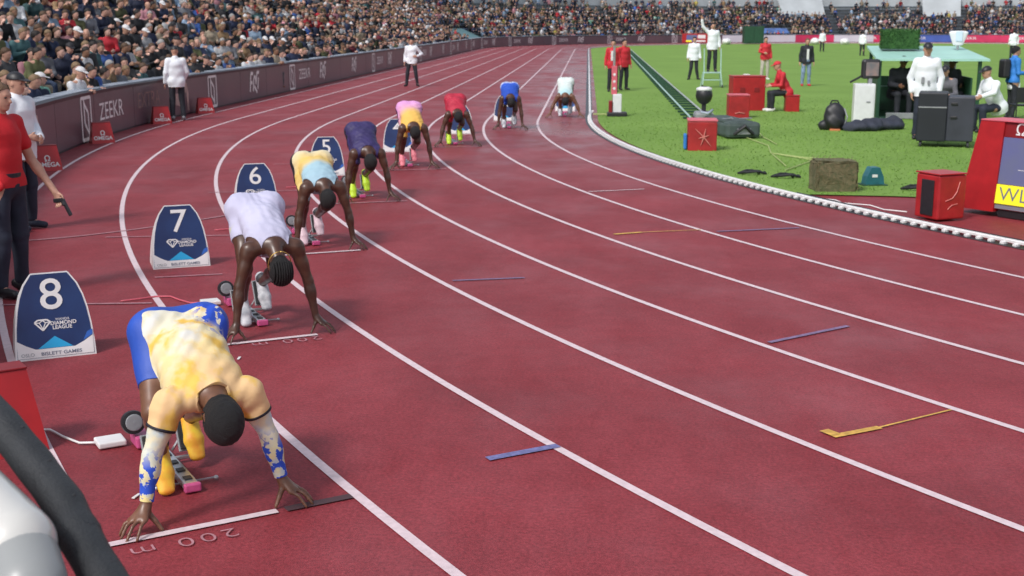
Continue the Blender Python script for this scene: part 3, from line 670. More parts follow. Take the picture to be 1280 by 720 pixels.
def athlete(n, skin, label, cfg):
    O, hd = lane_frame(n); root = empty('person', O, hd, label, 'athlete', 'sprinters crouched at their start lines')
    c = dict(cy=0, wy=.29, shz=.63, shy=.175, hz=.84, headz=.53, headx=.03, res=.011, rf=.0085, suit='singlet', thick=1.0); c.update(cfg)
    cy = c['cy']; sz = c['shz']; hz = c['hz']
    J = dict(pelvis=(-.6, cy, hz - .0), chest=(-.2, cy, sz + .045), neck=(-.085, cy, sz + .03), head=(c['headx'], cy + .01, c['headz']), hf=(-.72, 0, -.68), hu=(.68, 0, -.72), bend=(0, 0, .035),
             shR=(-.12, cy - c['shy'], sz), shL=(-.12, cy + c['shy'], sz), elR=(-.115, cy - (c['shy'] * .45 + c['wy'] * .55) - .015, sz * .57 + .02), elL=(-.115, cy + (c['shy'] * .45 + c['wy'] * .55) + .015, sz * .57 + .02),
             wrR=(-.085, cy - c['wy'], .12), wrL=(-.085, cy + c['wy'], .12),
             hpR=(-.6, cy - .092 - c.get('hipx', 0), hz), hpL=(-.6, cy + .092 + c.get('hipx', 0), hz), knR=(-.3, cy - .13 - 2.4 * c.get('hipx', 0), .49), anR=(-.57, cy - .13, .205), toR=(-.475, cy - .135, .045),
             knL=(-.52, cy + .12, .4), anL=(-.86, cy + .1, .26), toL=(-.775, cy + .105, .085), foot=.8)
    J['handL'] = lambda: bridge_hand(J, 1, c['rf']); J['handR'] = lambda: bridge_hand(J, -1, c['rf'])
    J['wide'] = c.get('wide', 1.06); pr_ = body_prims(J, thick=c['thick'])
    # shoulder blades and back muscles
    for s in (-1, 1):
        pr_.append(ell((-.26, cy + s * .08, sz + .125), (.07, .045, .03), None, .03, 'torso')); pr_.append(ell((-.42, cy + s * .04, sz * .45 + hz * .55 + .085), (.13, .03, .03), None, .03, 'waist'))
    V, Q = surface(pr_, c['res'], smooth=1)
    body = obj('body', mesh_from(V, Q), skin, root, smooth=True)
    T = tris(Q); g, h = group_field(V, pr_); A = {k: np.array(v, float) for k, v in J.items() if not callable(v)}
    def is_(*names): return np.isin(g, names)
    for s in ('L', 'R'):
        for nm_, a_, b_ in (('uarm', 'sh', 'el'), ('farm', 'el', 'wr'), ('thigh', 'hp', 'kn'), ('shank', 'kn', 'an')):
            q = is_(nm_ + s); a1 = A[a_ + s]; d1 = A[b_ + s] - a1; h[q] = np.clip((V[q] - a1) @ d1 / (d1 @ d1), 0, 1)
    torso = is_('pelvis', 'waist', 'torso', 'trap', 'glute')
    armL = is_('uarmL', 'deltL'); armR = is_('uarmR', 'deltR'); far_ = is_('farmL', 'farmR', 'hand'); hdg = is_('head', 'ear')
    thigh = is_('thighL', 'thighR'); ups = (A['chest'] - A['pelvis']); ups /= np.linalg.norm(ups); wv = (V - (A['pelvis'] + ups * c.get('waist', .06))) @ ups + c.get('tilt', .95) * (V[:, 2] - A['pelvis'][2])
    m = np.full(len(V), .1)
    dn_ = np.linalg.norm(V - (A['neck'] * .8 + A['head'] * .2), axis=1) - c.get('neckr', .1)
    if c['suit'] == 'sleeved':
        for s in ('L', 'R'):
            q = is_('uarm' + s); m[q] = (.45 - h[q]) * .25
        m[far_] = -.1
    else:
        for s, sg in (('L', 1), ('R', -1)):
            ctr = A['sh' + s] + np.array([.02, sg * .05, -.01]); dd = np.linalg.norm((V - ctr) * np.array([.8, 1, 1]), axis=1) - c.get('armr', .115); m = np.minimum(m, dd)
        m[is_('uarmL', 'uarmR', 'farmL', 'farmR', 'hand')] = -.1
    m = np.minimum(m, dn_); nk = is_('neck'); m[nk] = np.minimum(m[nk], (.12 - h[nk]) * .1); m[hdg] = -.1
    legcut = c.get('legcut', .45)
    lm = np.full(len(V), .1); lm[thigh] = (legcut - h[thigh]) * .45; lm[is_('shankL', 'shankR', 'footL', 'footR')] = -.1
    for s in ('L', 'R'):  # keep the shorts' leg hem flat across the thigh
        q = is_('thigh' + s); lm[q] = (legcut - h[q]) * .45
    m[is_('shankL', 'shankR', 'footL', 'footR')] = -.1; m2 = np.minimum(m, np.where(thigh, .1, .1))
    wr_ = wrinkle(c.get('wr', .003), 46, n)
    if c.get('unitard'):
        vv, tt = shell(V, T, np.minimum(m, lm), .006, wr_); obj('speedsuit', mesh_from(vv, tt), c['top'], root, smooth=True)
    else:
        dth = np.min([pdist(V, p)[0] for p in pr_ if p[-1] in ('thighL', 'thighR')], 0); dto = np.min([pdist(V, p)[0] for p in pr_ if p[-1] in ('pelvis', 'waist', 'torso')], 0)
        dd_ = (dth - dto) * .6 + c.get('over', .06); m_top = np.minimum(m, np.minimum(wv, dd_))
        vv, tt = shell(V, T, m_top, c.get('off', .007), wr_); obj('shirt' if c['suit'] == 'sleeved' else 'singlet', mesh_from(vv, tt), c['top'], root, smooth=True)
        m_b = np.minimum(lm, np.maximum(-(wv - .02), .02 - dd_)); m_b[far_ | hdg | armL | armR] = -.1
        vv, tt = shell(V, T, m_b, .004, wrinkle(.001, 30, n)); obj('shorts', mesh_from(vv, tt), c['bottom'], root, smooth=True)
    q = V - A['head']; hf = vn(J['hf']); hu = vn(J['hu']); hm = (q @ hu) - (-.02 - c.get('nape', 0) + .7 * (q @ hf)); hm[~is_('head', 'neck')] = -.05
    if c.get('hair', True):
        nz = wrinkle(.0015, 140, 3)
        if c.get('braids'):
            def nz(X): return -.007 * np.abs(np.sin(np.arctan2((X - A['head']) @ np.cross(hu, hf), (X - A['head']) @ -hf + .05) * 9)) + .001
        vv, tt = shell(V, T, hm, c.get('hairt', .009), nz); obj('hair', mesh_from(vv, tt), M_hairB, root, smooth=True)
    if c.get('braids'):
        sdv = np.cross(hu, hf); h0 = A['head'] + hu * .02 - hf * .008
        for kx in range(-4, 5):
            w = kx * .0165; f_ = math.sqrt(max(.05, 1 - (w / .092) ** 2)); pts = [tuple(h0 + sdv * w + (hf * math.cos(t) * .108 + hu * math.sin(t) * .108) * f_) for t in [R(40 + 14 * i) for i in range(12)]]
            mb = MB(); mb.tube(pts, [.0075 + .0012 * (i % 2) for i in range(12)], 6); obj('braid', mb, M_hairB, root, smooth=True)
    if c.get('headband'):
        mb = MB(); up_ = np.cross(hu, hf); ctr = A['head'] - hu * .035 - hf * .02
        nb_ = vn(hu * .85 - hf * .5); e1 = vn(np.cross(nb_, [0, 1, 0])); e2 = np.cross(nb_, e1)
        mb.tube([tuple(ctr + (e1 * math.cos(t) * .098 + e2 * math.sin(t) * .084)) for t in [2 * PI * i / 24 for i in range(25)]], .004, 6); obj('gold_band', mb, M_gold, root, smooth=True)
    if c['suit'] == 'sleeved':
        for s in ('L', 'R'):
            am = np.full(len(V), -.1); q = is_('uarm' + s); am[q] = (h[q] - .5) * .25; q = is_('farm' + s); am[q] = (.9 - h[q]) * .25
            q = is_('hand'); sidey = V[:, 1] * (1 if s == 'L' else -1) > 0
            vv, tt = shell(V, T, am, .005, wrinkle(.0015, 40, 5)); obj('arm_sleeve', mesh_from(vv, tt), P_sleeve8, root, smooth=True)
            cuff = np.full(len(V), -.1); q = is_('uarm' + s); cuff[q] = .006 - np.abs((h[q] - .462) * .25); vv, tt = shell(V, T, cuff, .0175)
            if len(tt): obj('sleeve_band', mesh_from(vv, tt), P_drk, root, smooth=True)
    make_shoe(J['anR'], J['toR'], c['shoe'], root, .008 if n < 7 else .006); make_shoe(J['anL'], J['toL'], c['shoe'], root, .008 if n < 7 else .006)
    return root
athlete(8, M_skinM, 'crouching sprinter in yellow tie dye shirt, arm sleeves and blue shorts, nearest the camera',
        dict(cy=-.065, wy=.325, shz=.575, shy=.185, hz=.775, headz=.52, headx=.05, res=.0068, suit='sleeved', top=P_shirt8, bottom=P_navyblue, shoe=S_yel, wr=.0035, waist=.085, tilt=.62, legcut=.66, hairt=.014, hipx=.035, over=.012, nape=.03, thick=.985, wide=1.06, neckr=.066, off=.014))
athlete(7, M_skinD, 'crouching sprinter in pale lavender speedsuit with braided hair, in front of the number 7 box',
        dict(cy=0, wy=.3, shz=.66, hz=.87, headz=.53, res=.0085, top=P_lav, bottom=P_lav, shoe=S_wht, unitard=True, legcut=.5, braids=True, headband=True, armr=.135, wide=1.0, hipx=.015))
athlete(6, M_skinD, 'crouching sprinter in white, yellow and pale blue singlet with closely cropped hair in lane 6',
        dict(cy=.04, wy=.29, shz=.65, hz=.83, headz=.56, res=.0095, top=P_s6, bottom=P_drk, shoe=S_pw, hairt=.004, armr=.13, tilt=.8, waist=.08, hipx=.012, rf=.0095))
athlete(5, M_skinD, 'crouching sprinter in dark purple singlet and black shorts with bright lime shoes in lane 5',
        dict(cy=.03, wy=.28, shz=.63, hz=.85, headz=.54, res=.0105, top=P_s5, bottom=P_drk, shoe=S_lime, rf=.0105, armr=.1))
athlete(4, M_skinD, 'crouching sprinter in pink and orange yellow singlet with pink shoes in lane 4',
        dict(cy=.02, wy=.28, shz=.65, hz=.9, headz=.6, res=.011, top=P_s4, bottom=P_purp, shoe=S_pink, rf=.011, armr=.115))
athlete(3, M_skinD, 'crouching sprinter in crimson singlet and shorts with lime shoes in lane 3',
        dict(cy=-.06, wy=.32, shz=.6, hz=.82, headz=.57, res=.012, top=P_s3, bottom=P_s3, shoe=S_lime, rf=.012))
athlete(2, M_skinD, 'crouching sprinter in royal blue and white singlet with white shoes in lane 2',
        dict(cy=-.02, wy=.26, shz=.68, hz=.86, headz=.6, res=.012, top=P_s2, bottom=P_drk, shoe=S_wht, rf=.012, armr=.09))
athlete(1, M_skinM, 'crouching sprinter in white singlet, farthest away beside the kerb',
        dict(cy=.02, wy=.36, shz=.52, hz=.82, headz=.42, res=.012, top=P_s1, bottom=P_drk, shoe=S_wht, rf=.012, armr=.13))

# ------------------------------------------------------------------ starting blocks
def starting_block(n, y, full):
    O, h = lane_frame(n)
    root = empty('starting_block', O, h, {8: 'starting block with pink rail and silver speaker behind the sprinter in yellow', 7: 'starting block with silver speaker behind the sprinter in lavender'}.get(n) or
                 'starting block under the sprinter in ' + {6: 'the yellow and pale blue singlet', 5: 'the dark purple singlet', 4: 'the pink singlet', 3: 'the crimson singlet', 2: 'the royal blue singlet', 1: 'the white singlet, lane 1'}[n], 'starting block', 'starting blocks')
    mb = MB(); mb.bbox(-1.3, -.44, y - .035, y + .035, .012, .05, .006); obj('rail', mb, M_alu, root)
    mb = MB(); mb.bbox(-.46, -.425, y - .042, y + .042, .008, .052, .008); obj('rail_end', mb, M_pink, root)
    for i in range(6 if full else 3):
        mb = MB(); x = -1.2 + i * (.13 if full else .26); mb.bbox(x, x + .05, y - .02, y + .02, .052, .056, .001); obj('rail_slot', mb, M_black, root)
    for (x, yy) in ((-.6, cyf(n) - .135), (-.88, cyf(n) + .105)):
        M = Matrix.Translation((x, yy, .02)) @ Matrix.Rotation(R(-48), 4, 'Y')
        mb = MB(); mb.bbox(-.15, .06, -.06, .06, -.02, .0, .006, M=Matrix.Translation((x - .035, yy, .12)) @ Matrix.Rotation(R(62), 4, 'Y')); pd = obj('pedal', mb, M_grey, root)
        mb = MB(); mb.bbox(-.14, .05, -.055, .055, .001, .012, .004, M=Matrix.Translation((x - .035, yy, .12)) @ Matrix.Rotation(R(62), 4, 'Y')); obj('pedal_pad', mb, M_rubber, pd)
        mb = MB(); mb.tube([(x - .1, yy, .16), (x - .16, (yy + y) / 2, .03)], .008, 6); mb.tube([(x - .02, yy, .03), (x - .02, y, .03)], .012, 6); obj('pedal_strut', mb, M_alu, pd)
    mb = MB(); mb.bbox(-1.36, -1.2, y - .09, y + .04, .008, .075, .01); obj('rear_bracket', mb, M_pink, root)
    for s in (-1, 1): mb = MB(); mb.tube([(-.55, y + s * .03, .02), (-.55, y + s * .15, .02)], .006, 6); mb.ell((-.55, y + s * .15, .018), (.013, .013, .012)); obj('ground_pin', mb, M_alu, root)
    if full:
        sy = y - .09
        M = Matrix.Translation((-1.25, sy, .15)) @ Matrix.Rotation(R(80), 4, 'Y')
        mb = MB(); mb.lathe([(.045, -.05), (.06, -.045), (.066, .0), (.063, .018), (.05, .02)], 24, M); sp = obj('speaker', mb, M_black, root, smooth=False)
        mb = MB(); mb.lathe([(.036, .012), (.047, .023), (.042, .026), (.02, .02), (.001, .026)], 20, M); obj('speaker_cone', mb, M_grey, sp, smooth=True)
        mb = MB(); mb.bbox(-1.44, -1.3, y - .27, y - .12, .008, .04, .008); obj('junction_box', mb, M_wpaint, root)
        pts = [(-1.4, y - .27, .02), (-1.46, y - .34, .012), (-1.62, y - .4, .012), (-1.78, y - .44, .012), (-1.84, y - .55, .012), (-1.8, y - .7, .012), (-1.78, y - .85, .012)]
        sm = [Vector(pts[0])]
        for i in range(len(pts) - 1):
            for t in (.33, .66, 1): sm.append(Vector(pts[i]).lerp(Vector(pts[i + 1]), t))
        mb = MB(); mb.tube(sm, .007, 6); obj('cable', mb, M_wpaint if n == 8 else M_pinkboard, root, smooth=True)
def cyf(n): return {8: -.065, 7: 0, 6: .04, 5: .03, 4: .02, 3: -.06, 2: -.02, 1: .02}[n]
for n in range(8, 0, -1): starting_block(n, cyf(n) - .015, n >= 5)

# ------------------------------------------------------------------ lane number boxes
def number_box(n, ang, r):
    p = polar(r, R(ang)); a = R(ang); h = math.atan2(-math.cos(a), math.sin(a))
    root = empty('lane_number_box', p, h, 'dark blue lane box with white number %d, ' % n + {8: 'nearest the camera', 7: 'standing alone between lanes', 6: 'behind the lavender sprinter', 5: 'behind the sprinter in yellow and pale blue', 4: 'behind the sprinter in pink', 3: 'behind the sprinter in crimson', 2: 'behind the sprinter in royal blue', 1: 'behind the sprinter in white'}[n], 'lane marker', 'numbered lane boxes behind the starting blocks')
    # front outline (y = left-right, z up); front leans back
    prof = [(.265, 0), (.262, .1), (.252, .22), (.236, .33), (.214, .42), (.182, .5), (.13, .575), (.118, .585)]
    H = .6; xf = lambda z: .0 - z * .22; xb = lambda z: -.42 + z * .5
    mb = MB(); V = []
    full = [(y, z) for y, z in prof] + [(-y, z) for y, z in reversed(prof)]; nn = len(full)
    for y, z in full: V.append((xf(z), y, z))
    for y, z in full: V.append((xb(z), y * .96, z))
    mb.add(V, [tuple(range(nn)), tuple(range(2 * nn - 1, nn - 1, -1))] + [(i, nn + i, nn + (i + 1) % nn, (i + 1) % nn) for i in range(nn)])
    obj('shell', mb, M_wpaint, root)
    def face(poly, m, name, off, inset=0):
        mb = MB(); nrm = Vector((1, 0, .22)).normalized()
        V = [Vector((xf(z), y, z)) + nrm * off for y, z in poly] + [Vector((xf(z), y, z)) + nrm * .0005 for y, z in poly]; k = len(poly)
        mb.add(V, [tuple(range(k)), tuple(range(2 * k - 1, k - 1, -1))] + [(i, (i + 1) % k, k + (i + 1) % k, k + i) for i in range(k)]); return obj(name, mb, m, root)
    ins = .012
    fr = face([(y - ins, max(z, .012)) for y, z in prof[:-1]] + [(.1, .575), (-.1, .575)] + [(-(y - ins), max(z, .012)) for y, z in reversed(prof[:-1])], M_navy, 'front_panel', .003)
    face([(.25, .014), (.25, .135), (.19, .098), (.13, .07), (-.13, .07), (-.19, .098), (-.25, .135), (-.25, .014)], M_wpaint, 'white_band', .0045)
    face([(.115, .072), (.0, .15), (-.115, .072)], M_cyan, 'cyan_triangle', .006)
    face([(.25, .14), (.185, .103), (.215, .16), (.25, .175)], mat('mid_blue_print', (.03, .13, .5), .4), 'blue_triangle', .006)
    nrm = Vector((1, 0, .22)).normalized(); upv = Vector((-.22, 0, 1)).normalized()
    def txt(t, size, y, z, m, name, bold=0, wide=1.0, shear=0):
        v, f = text_geo(t, size, bold, shear=shear); M = frame(Vector((xf(z), y, z)) + nrm * .0075, (0, 1, 0), upv)
        mb = MB(); mb.add([M @ Vector((q.x * wide, q.y, 0)) for q in v], f); return obj(name, mb.mesh(recalc=False), m, root)
    txt(str(n), .305, 0, .425, M_wpaint, 'number', .004, 1.08)
    if n >= 5:
        txt('WANDA', .024, .06, .262, M_wpaint, 'lettering'); txt('DIAMOND', .036, .065, .236, M_wpaint, 'lettering', .02); txt('LEAGUE', .036, .055, .207, M_wpaint, 'lettering', .02)
        # diamond emblem: outline with inner facets
        cx, cz = -.072, .232; out = [(-.052, .018), (-.03, .034), (.03, .034), (.052, .018), (0, -.04)]
        mb = MB(); M = frame(Vector((xf(cz), cx, cz)) + nrm * .0075, (0, 1, 0), upv)
        def seg(a, b, w=.0045):
            a = Vector(a); b = Vector(b); d = (b - a).normalized(); q = Vector((-d.y, d.x)) * w
            mb.add([M @ Vector((*(a - q), 0)), M @ Vector((*(b - q), 0)), M @ Vector((*(b + q), 0)), M @ Vector((*(a + q), 0))], [(0, 1, 2, 3)])
        for i in range(5): seg(out[i], out[(i + 1) % 5], .005)
        for a, b in (((-.052, .018), (-.02, .014)), ((-.02, .014), (0, .03)), ((0, .03), (.02, .014)), ((.02, .014), (.052, .018)), ((-.02, .014), (0, -.03)), ((.02, .014), (0, -.03))): seg(a, b, .003)
        obj('diamond_emblem', mb.mesh(recalc=False), M_wpaint, root)
        txt('OSLO', .034, -.185, .035, M_grey, 'lettering', 0); txt('BISLETT GAMES', .034, .035, .035, M_textgrey, 'lettering', .015, 1.15)
    return root
for n, ang, r, in ((8, 29.15, 45.53), (7, 25.37, 44.2), (6, 20.94, 43.0), (5, 16.26, 41.72), (4, 11.5, 40.33), (3, 6.3, 39.0), (2, .9, 38.08), (1, -4.4, 36.8)): number_box(n, ang, r)
# ------------------------------------------------------------------ officials and crew
def standing(**k):
    J = dict(pelvis=(0, 0, .95), chest=(.0, 0, 1.33), neck=(-.01, 0, 1.475), head=(.02, 0, 1.63), hf=(1, 0, -.08), hu=(.08, 0, 1),
             shR=(-.0, -.165, 1.41), shL=(0, .165, 1.41), elR=(-.03, -.235, 1.13), elL=(-.03, .235, 1.13), wrR=(.03, -.26, .88), wrL=(.03, .26, .88), leg=.9,
             hpR=(0, -.09, .93), hpL=(0, .09, .93), knR=(.02, -.11, .5), knL=(.02, .11, .5), anR=(-.02, -.125, .09), anL=(-.02, .125, .09), toR=(.13, -.15, .035), toL=(.13, .15, .035))
    J.update(k); return J
def seated(h=.45, lean=0.0, **k):
    J = dict(pelvis=(0, 0, h + .1), chest=(.08 + lean, 0, h + .47), neck=(.1 + lean * 1.3, 0, h + .62), head=(.15 + lean * 1.4, 0, h + .77), hf=(1, 0, -.25), hu=(.25, 0, 1),
             shR=(.08 + lean, -.18, h + .55), shL=(.08 + lean, .18, h + .55), elR=(.14 + lean, -.24, h + .28), elL=(.14 + lean, .24, h + .28), wrR=(.36 + lean, -.14, h + .26), wrL=(.36 + lean, .14, h + .26),
             leg=.9, hpR=(0, -.09, h + .09), hpL=(0, .09, h + .09), knR=(.43, -.13, h + .06), knL=(.43, .13, h + .06), anR=(.42, -.13, .09), anL=(.42, .13, .09), toR=(.56, -.15, .035), toL=(.56, .15, .035))
    J.update(k); return J
def garments(J, root, top, bottom, shoe, res, sleeve='long', loose=1.0, hem=.12, seed=1, shoes=True, skirt=False):
    A = {k: np.array(v, float) for k, v in J.items() if not callable(v) and k[:4] != 'hand'}
    up = vn(A['chest'] - A['pelvis']); lr = vn(A['shL'] - A['shR']); hl = vn(A['hpL'] - A['hpR']); mid = (A['pelvis'] + A['chest']) / 2; L = loose
    ns = vn(A['neck'] - A['chest'])
    P = [ecap(A['pelvis'] - up * (hem + .12), mid, hl, .178 * L, .132 * L, .162 * L, .124 * L, .04), ecap(mid, A['chest'], lr, .162 * L, .124 * L, .168 * L, .128 * L, .05),
         ecap(A['chest'], A['chest'] + ns * .06, lr, .16 * L, .12 * L, .115, .08, .05), cap(A['neck'] - ns * .03, A['neck'] + ns * .018, .07, .068, .02)]
    for s in ('L', 'R'):
        sh, el_, wr = A['sh' + s], A['el' + s], A['wr' + s]
        P += [cap(A['neck'] * .72 + A['chest'] * .28, sh, .052, .06 * L, .05), cap(sh, sh * .8 + el_ * .2, .064 * L, .062 * L, .04)]
        if sleeve == 'long': P += [cap(sh, el_, .061 * L, .053 * L, .03), cap(el_, el_ * .1 + wr * .9, .053 * L, .041 * L, .015)]
        else: P += [cap(sh, sh * .45 + el_ * .55, .068 * L, .064 * L, .03)]
    P += [ell(A['hp' + s] - vn(np.cross(hl, up)) * .02, (.125, .12, .13), None, .05) for s in ('L', 'R')]
    V, Q = surface(P, res, noise=wrinkle(.0042, 14, seed)); hz_ = (V - (A['pelvis'] - up * hem)) @ up; arm_ = np.minimum(*[np.min([pdist(V, p)[0] for p in P[4:] if 1], axis=0)] * 2) < .004 if False else np.zeros(len(V), bool)
    side_ = np.abs((V - A['pelvis']) @ hl) > .205 * L; hz_[side_ | ((V - A['pelvis']) @ vn(np.cross(hl, [0, 0, 1.])) > .17 * L)] = .1; V, Q = clip(V, tris(Q), hz_); obj('jacket' if sleeve == 'long' else 'polo_shirt', mesh_from(V, Q), top, root, smooth=True)
    P = [ecap(A['pelvis'] - up * .02, A['pelvis'] + up * .12, hl, .165, .125, .158, .118, .04)]
    for s in ('L', 'R'):
        hp, kn, an = A['hp' + s], A['kn' + s], A['an' + s]
        P += [cap(hp, kn, .092, .072, .04), cap(kn, kn * .06 + an * .94, .07, .058, .02), ell(hp - vn(np.cross(hl, up)) * .02, (.1, .095, .105), None, .05)]
    V, Q = surface(P, res, noise=wrinkle(.005, 15, seed + 5)); obj('trousers', mesh_from(V, Q), bottom, root, smooth=True)
    if shoes:
        for s in ('L', 'R'):
            an, to = A['an' + s], A['to' + s]; d = vn(to - an); P = [cap(an - (0, 0, .035), to + (0, 0, .005), .045, .036, .03), cap(an - (0, 0, .03) - d * .05, an - (0, 0, .03), .042, .045, .02)]
            V, Q = surface(P, min(res, .012)); V[:, 2] = np.maximum(V[:, 2], .004); obj('shoe', mesh_from(V, Q), shoe, root, smooth=True)
def headwear(J, root, kind, res, m):
    A = np.array(J['head'], float); hf = vn(J['hf']); hu = vn(np.array(J['hu']) - hf * np.dot(J['hu'], hf)); sd_ = np.cross(hu, hf); ax = np.array([hf, sd_, hu])
    if kind == 'cap':
        V, Q = surface([ell(A + hu * .03 - hf * .01, (.112, .09, .1), ax)], min(res, .009)); T = tris(Q); q = V - A; mm = (q @ hu) - .045 + .12 * (-(q @ hf)) * 0
        V2, T2 = shell(V, T, mm, .0); c = obj('cap', mesh_from(V2, T2), m, root, smooth=True)
        V, Q = surface([ecap(A + hf * .08 + hu * .052, A + hf * .165 + hu * .036, sd_, .075, .009, .045, .008, .01)], .007); obj('brim', mesh_from(V, Q), m, c, smooth=True)
    else:
        V, Q = surface([ell(A + hu * .022 - hf * .012, (.104, .085, .103), ax), cap(A - hf * .05 - hu * .05, A - hf * .04 - hu * .02, .05, .06, .03)] + ([cap(A - hf * .07 - hu * .16, A - hf * .06, .05, .06, .03)] if kind == 'long' else []), min(res, .01), noise=wrinkle(.003, 60, 2))
        T = tris(Q); q = V - A; V2, T2 = shell(V, T, (q @ hu) - (.01 + .85 * (q @ hf)) if kind != 'long' else (q @ hu) - (-.06 + 1.4 * (q @ hf)), .0); obj('hair', mesh_from(V2, T2), m, root, smooth=True)
def face(J, root, skin):
    A = np.array(J['head'], float); hf = vn(J['hf']); hu = vn(np.array(J['hu']) - hf * np.dot(J['hu'], hf)); sd_ = np.cross(hu, hf)
    mb = MB()
    for s in (-1, 1): mb.ell(tuple(A + hf * .083 + sd_ * .03 * s + hu * .004), (.011, .012, .007), 8, 6)
    obj('eyes', mb, mat('dark_eyes', (.03, .02, .02), .3), root, smooth=True)
    mb = MB(); mb.ell(tuple(A + hf * .088 - hu * .056), (.009, .02, .006), 8, 6); obj('lips', mb, mat('lips', (.38, .13, .11), .5), root, smooth=True)
def person(loc, deg, J, label, top, bottom, shoe=None, hat='hair', hatm=None, skin=None, res=.014, sleeve='long', cat='person', group=None, scale=1.0, hem=.12, loose=1.0, seed=1, z=0):
    root = empty('person', (loc[0], loc[1], z), R(deg), label, cat, group); root.scale = (scale,) * 3
    skin = skin or M_skinL
    V, Q = surface(body_prims(J, rf=max(.0085, res * .8)), res); obj('body', mesh_from(V, Q), skin, root, smooth=True)
    garments(J, root, top, bottom, shoe or M_black, res, sleeve, loose, hem, seed)
    headwear(J, root, hat, res, hatm or M_hairB); face(J, root, skin); return root
def flat_text(txt, size, o, x, y, m, name, parent, bold=0, wide=1.0, lift=.004):
    v, f = text_geo(txt, size, bold); M = frame(o, x, y); n = M.to_3x3() @ Vector((0, 0, 1)); mb = MB()
    mb.add([M @ Vector((q.x * wide, q.y, lift)) for q in v], f); return obj(name, mb.mesh(recalc=False), m, parent)
M_brownhair = mat('brown_hair', (.14, .08, .045), .7, .3, 80, bump=1, bscale=200)
M_navyt = mat('navy_trouser_cloth', (.02, .025, .045), .8, .2, 8, bump=.3, bscale=25)
# starter with the pistol
J = standing(elL=(.06, .27, 1.10), wrL=(.27, .27, .84), elR=(-.06, -.26, 1.12), wrR=(-.02, -.27, .86), handL=((.45, 0, -.9), (0, -1, 0), -1, .9))
st = person((-40.98, -20.22), -14, J, 'starter in red polo shirt and dark trousers holding a pistol, at the left edge', M_redcloth, M_navyt, M_black, 'hair', M_brownhair, res=.0095, sleeve='short', cat='official', hem=.04, scale=1.03, seed=4)
mb = MB(); mb.lathe([(.165, 0), (.168, .004), (.168, .034), (.165, .038)], 24, Matrix.Translation((0, 0, .985)) @ Matrix.Diagonal((.78, 1, 1, 1))); obj('belt', mb, M_boardblk, st)
mb = MB(); mb.ell((.05, -.155, .93), (.07, .03, .05)); obj('red_pouch', mb, M_redcloth, st, smooth=True)
gun = empty('starting_pistol', st.location + Matrix.Rotation(R(-14), 3, 'Z') @ Vector((.345, .255, .775)) * 1.03, R(-14), 'black starting pistol held in the starter\'s lowered hand', 'pistol')
mb = MB(); M = Matrix.Rotation(R(62), 4, 'Y'); mb.bbox(-.01, .15, -.012, .012, -.005, .022, .004, M=M); obj('barrel', mb, M_black, gun)
mb = MB(); mb.lathe([(.01, -.02), (.02, -.016), (.02, .016), (.01, .02)], 10, M @ Matrix.Translation((.03, 0, .0)) @ Matrix.Rotation(R(90), 4, 'Y')); obj('cylinder_drum', mb, M_black, gun)
mb = MB(); mb.bbox(-.02, .015, -.011, .011, -.085, .005, .006, M=M @ Matrix.Rotation(R(20), 4, 'Y')); obj('grip', mb, M_black, gun)
J = standing(elR=(.0, -.26, 1.14), wrR=(.2, -.12, 1.05), elL=(.0, .26, 1.14), wrL=(.22, .08, 1.02), handR=((.7, .7, -.1), (-.5, .5, 0), 1, .6), handL=((.7, -.7, -.1), (-.5, -.5, 0), -1, .6))
person((-42.4, -16.86), -12, J, 'official in white jacket and black cap standing with folded hands behind the red shirted starter', M_wjack, M_navyt, M_navyt, 'cap', M_black, res=.011, cat='official', loose=1.12, hem=.15, seed=9)
person((-45.9, -1.0), 115, standing(wrR=(.14, -.2, .98), elR=(.0, -.25, 1.14)), 'official in white jacket and black cap standing against the advertising board', M_wjack, M_blkcloth, M_grey, 'cap', M_black, cat='official', hem=.15, loose=1.1, seed=3)
person((-42.6, 15.7), -86, standing(elL=(-.1, .38, 1.18), wrL=(.1, .2, 1.1), handL=((.5, -.8, 0), (-.6, -.5, 0), -1, .6), anR=(-.02, -.2, .09), toR=(.12, -.26, .035), anL=(-.02, .2, .09), toL=(.12, .26, .035), knR=(.02, -.15, .5), knL=(.02, .15, .5)),
       'official in white shirt with one hand on his hip standing alone on the outer lanes', M_wjack, M_blkcloth, cat='official', seed=6)
r1 = person((-35.25, 12.3), -88, standing(), 'crew member in red jacket with white chest bib standing behind the tall camera post', M_redjack, M_blkcloth, seed=2, cat='crew member', hem=.15)
mb = MB(); mb.bbox(.128, .142, -.08, .07, 1.05, 1.38, .006); obj('chest_bib', mb, M_wpaint, r1)
person((-34.85, 13.5), -60, standing(), 'crew member in red jacket half hidden behind the one with the white bib', M_redjack, M_blkcloth, seed=12, cat='crew member', hem=.15)
person((-31.73, 21.8), -92, standing(anR=(-.02, -.18, .09), toR=(.12, -.24, .035), anL=(-.02, .18, .09), toL=(.12, .24, .035)), 'official in white jacket standing on the grass left of the stepladder', M_wjack, M_blkcloth, seed=7, cat='official', hem=.15, loose=1.08)
person((-31.6, 15.6), -90, standing(elR=(.05, -.36, 1.6), wrR=(.1, -.42, 1.86), handR=((.2, -.2, 1), (1, 0, 0), 1, .2)), 'official in white jacket on a small stepladder with one arm raised', M_wjack, M_blkcloth, seed=8, cat='official', hem=.15, loose=1.08, z=.56)
lad = empty('stepladder', (-31.6, 15.55, 0), R(-90), 'small pale green stepladder with an official standing on it', 'stepladder')
M_lad = mat('pale_green_metal', (.4, .58, .55), .45, .1, 8)
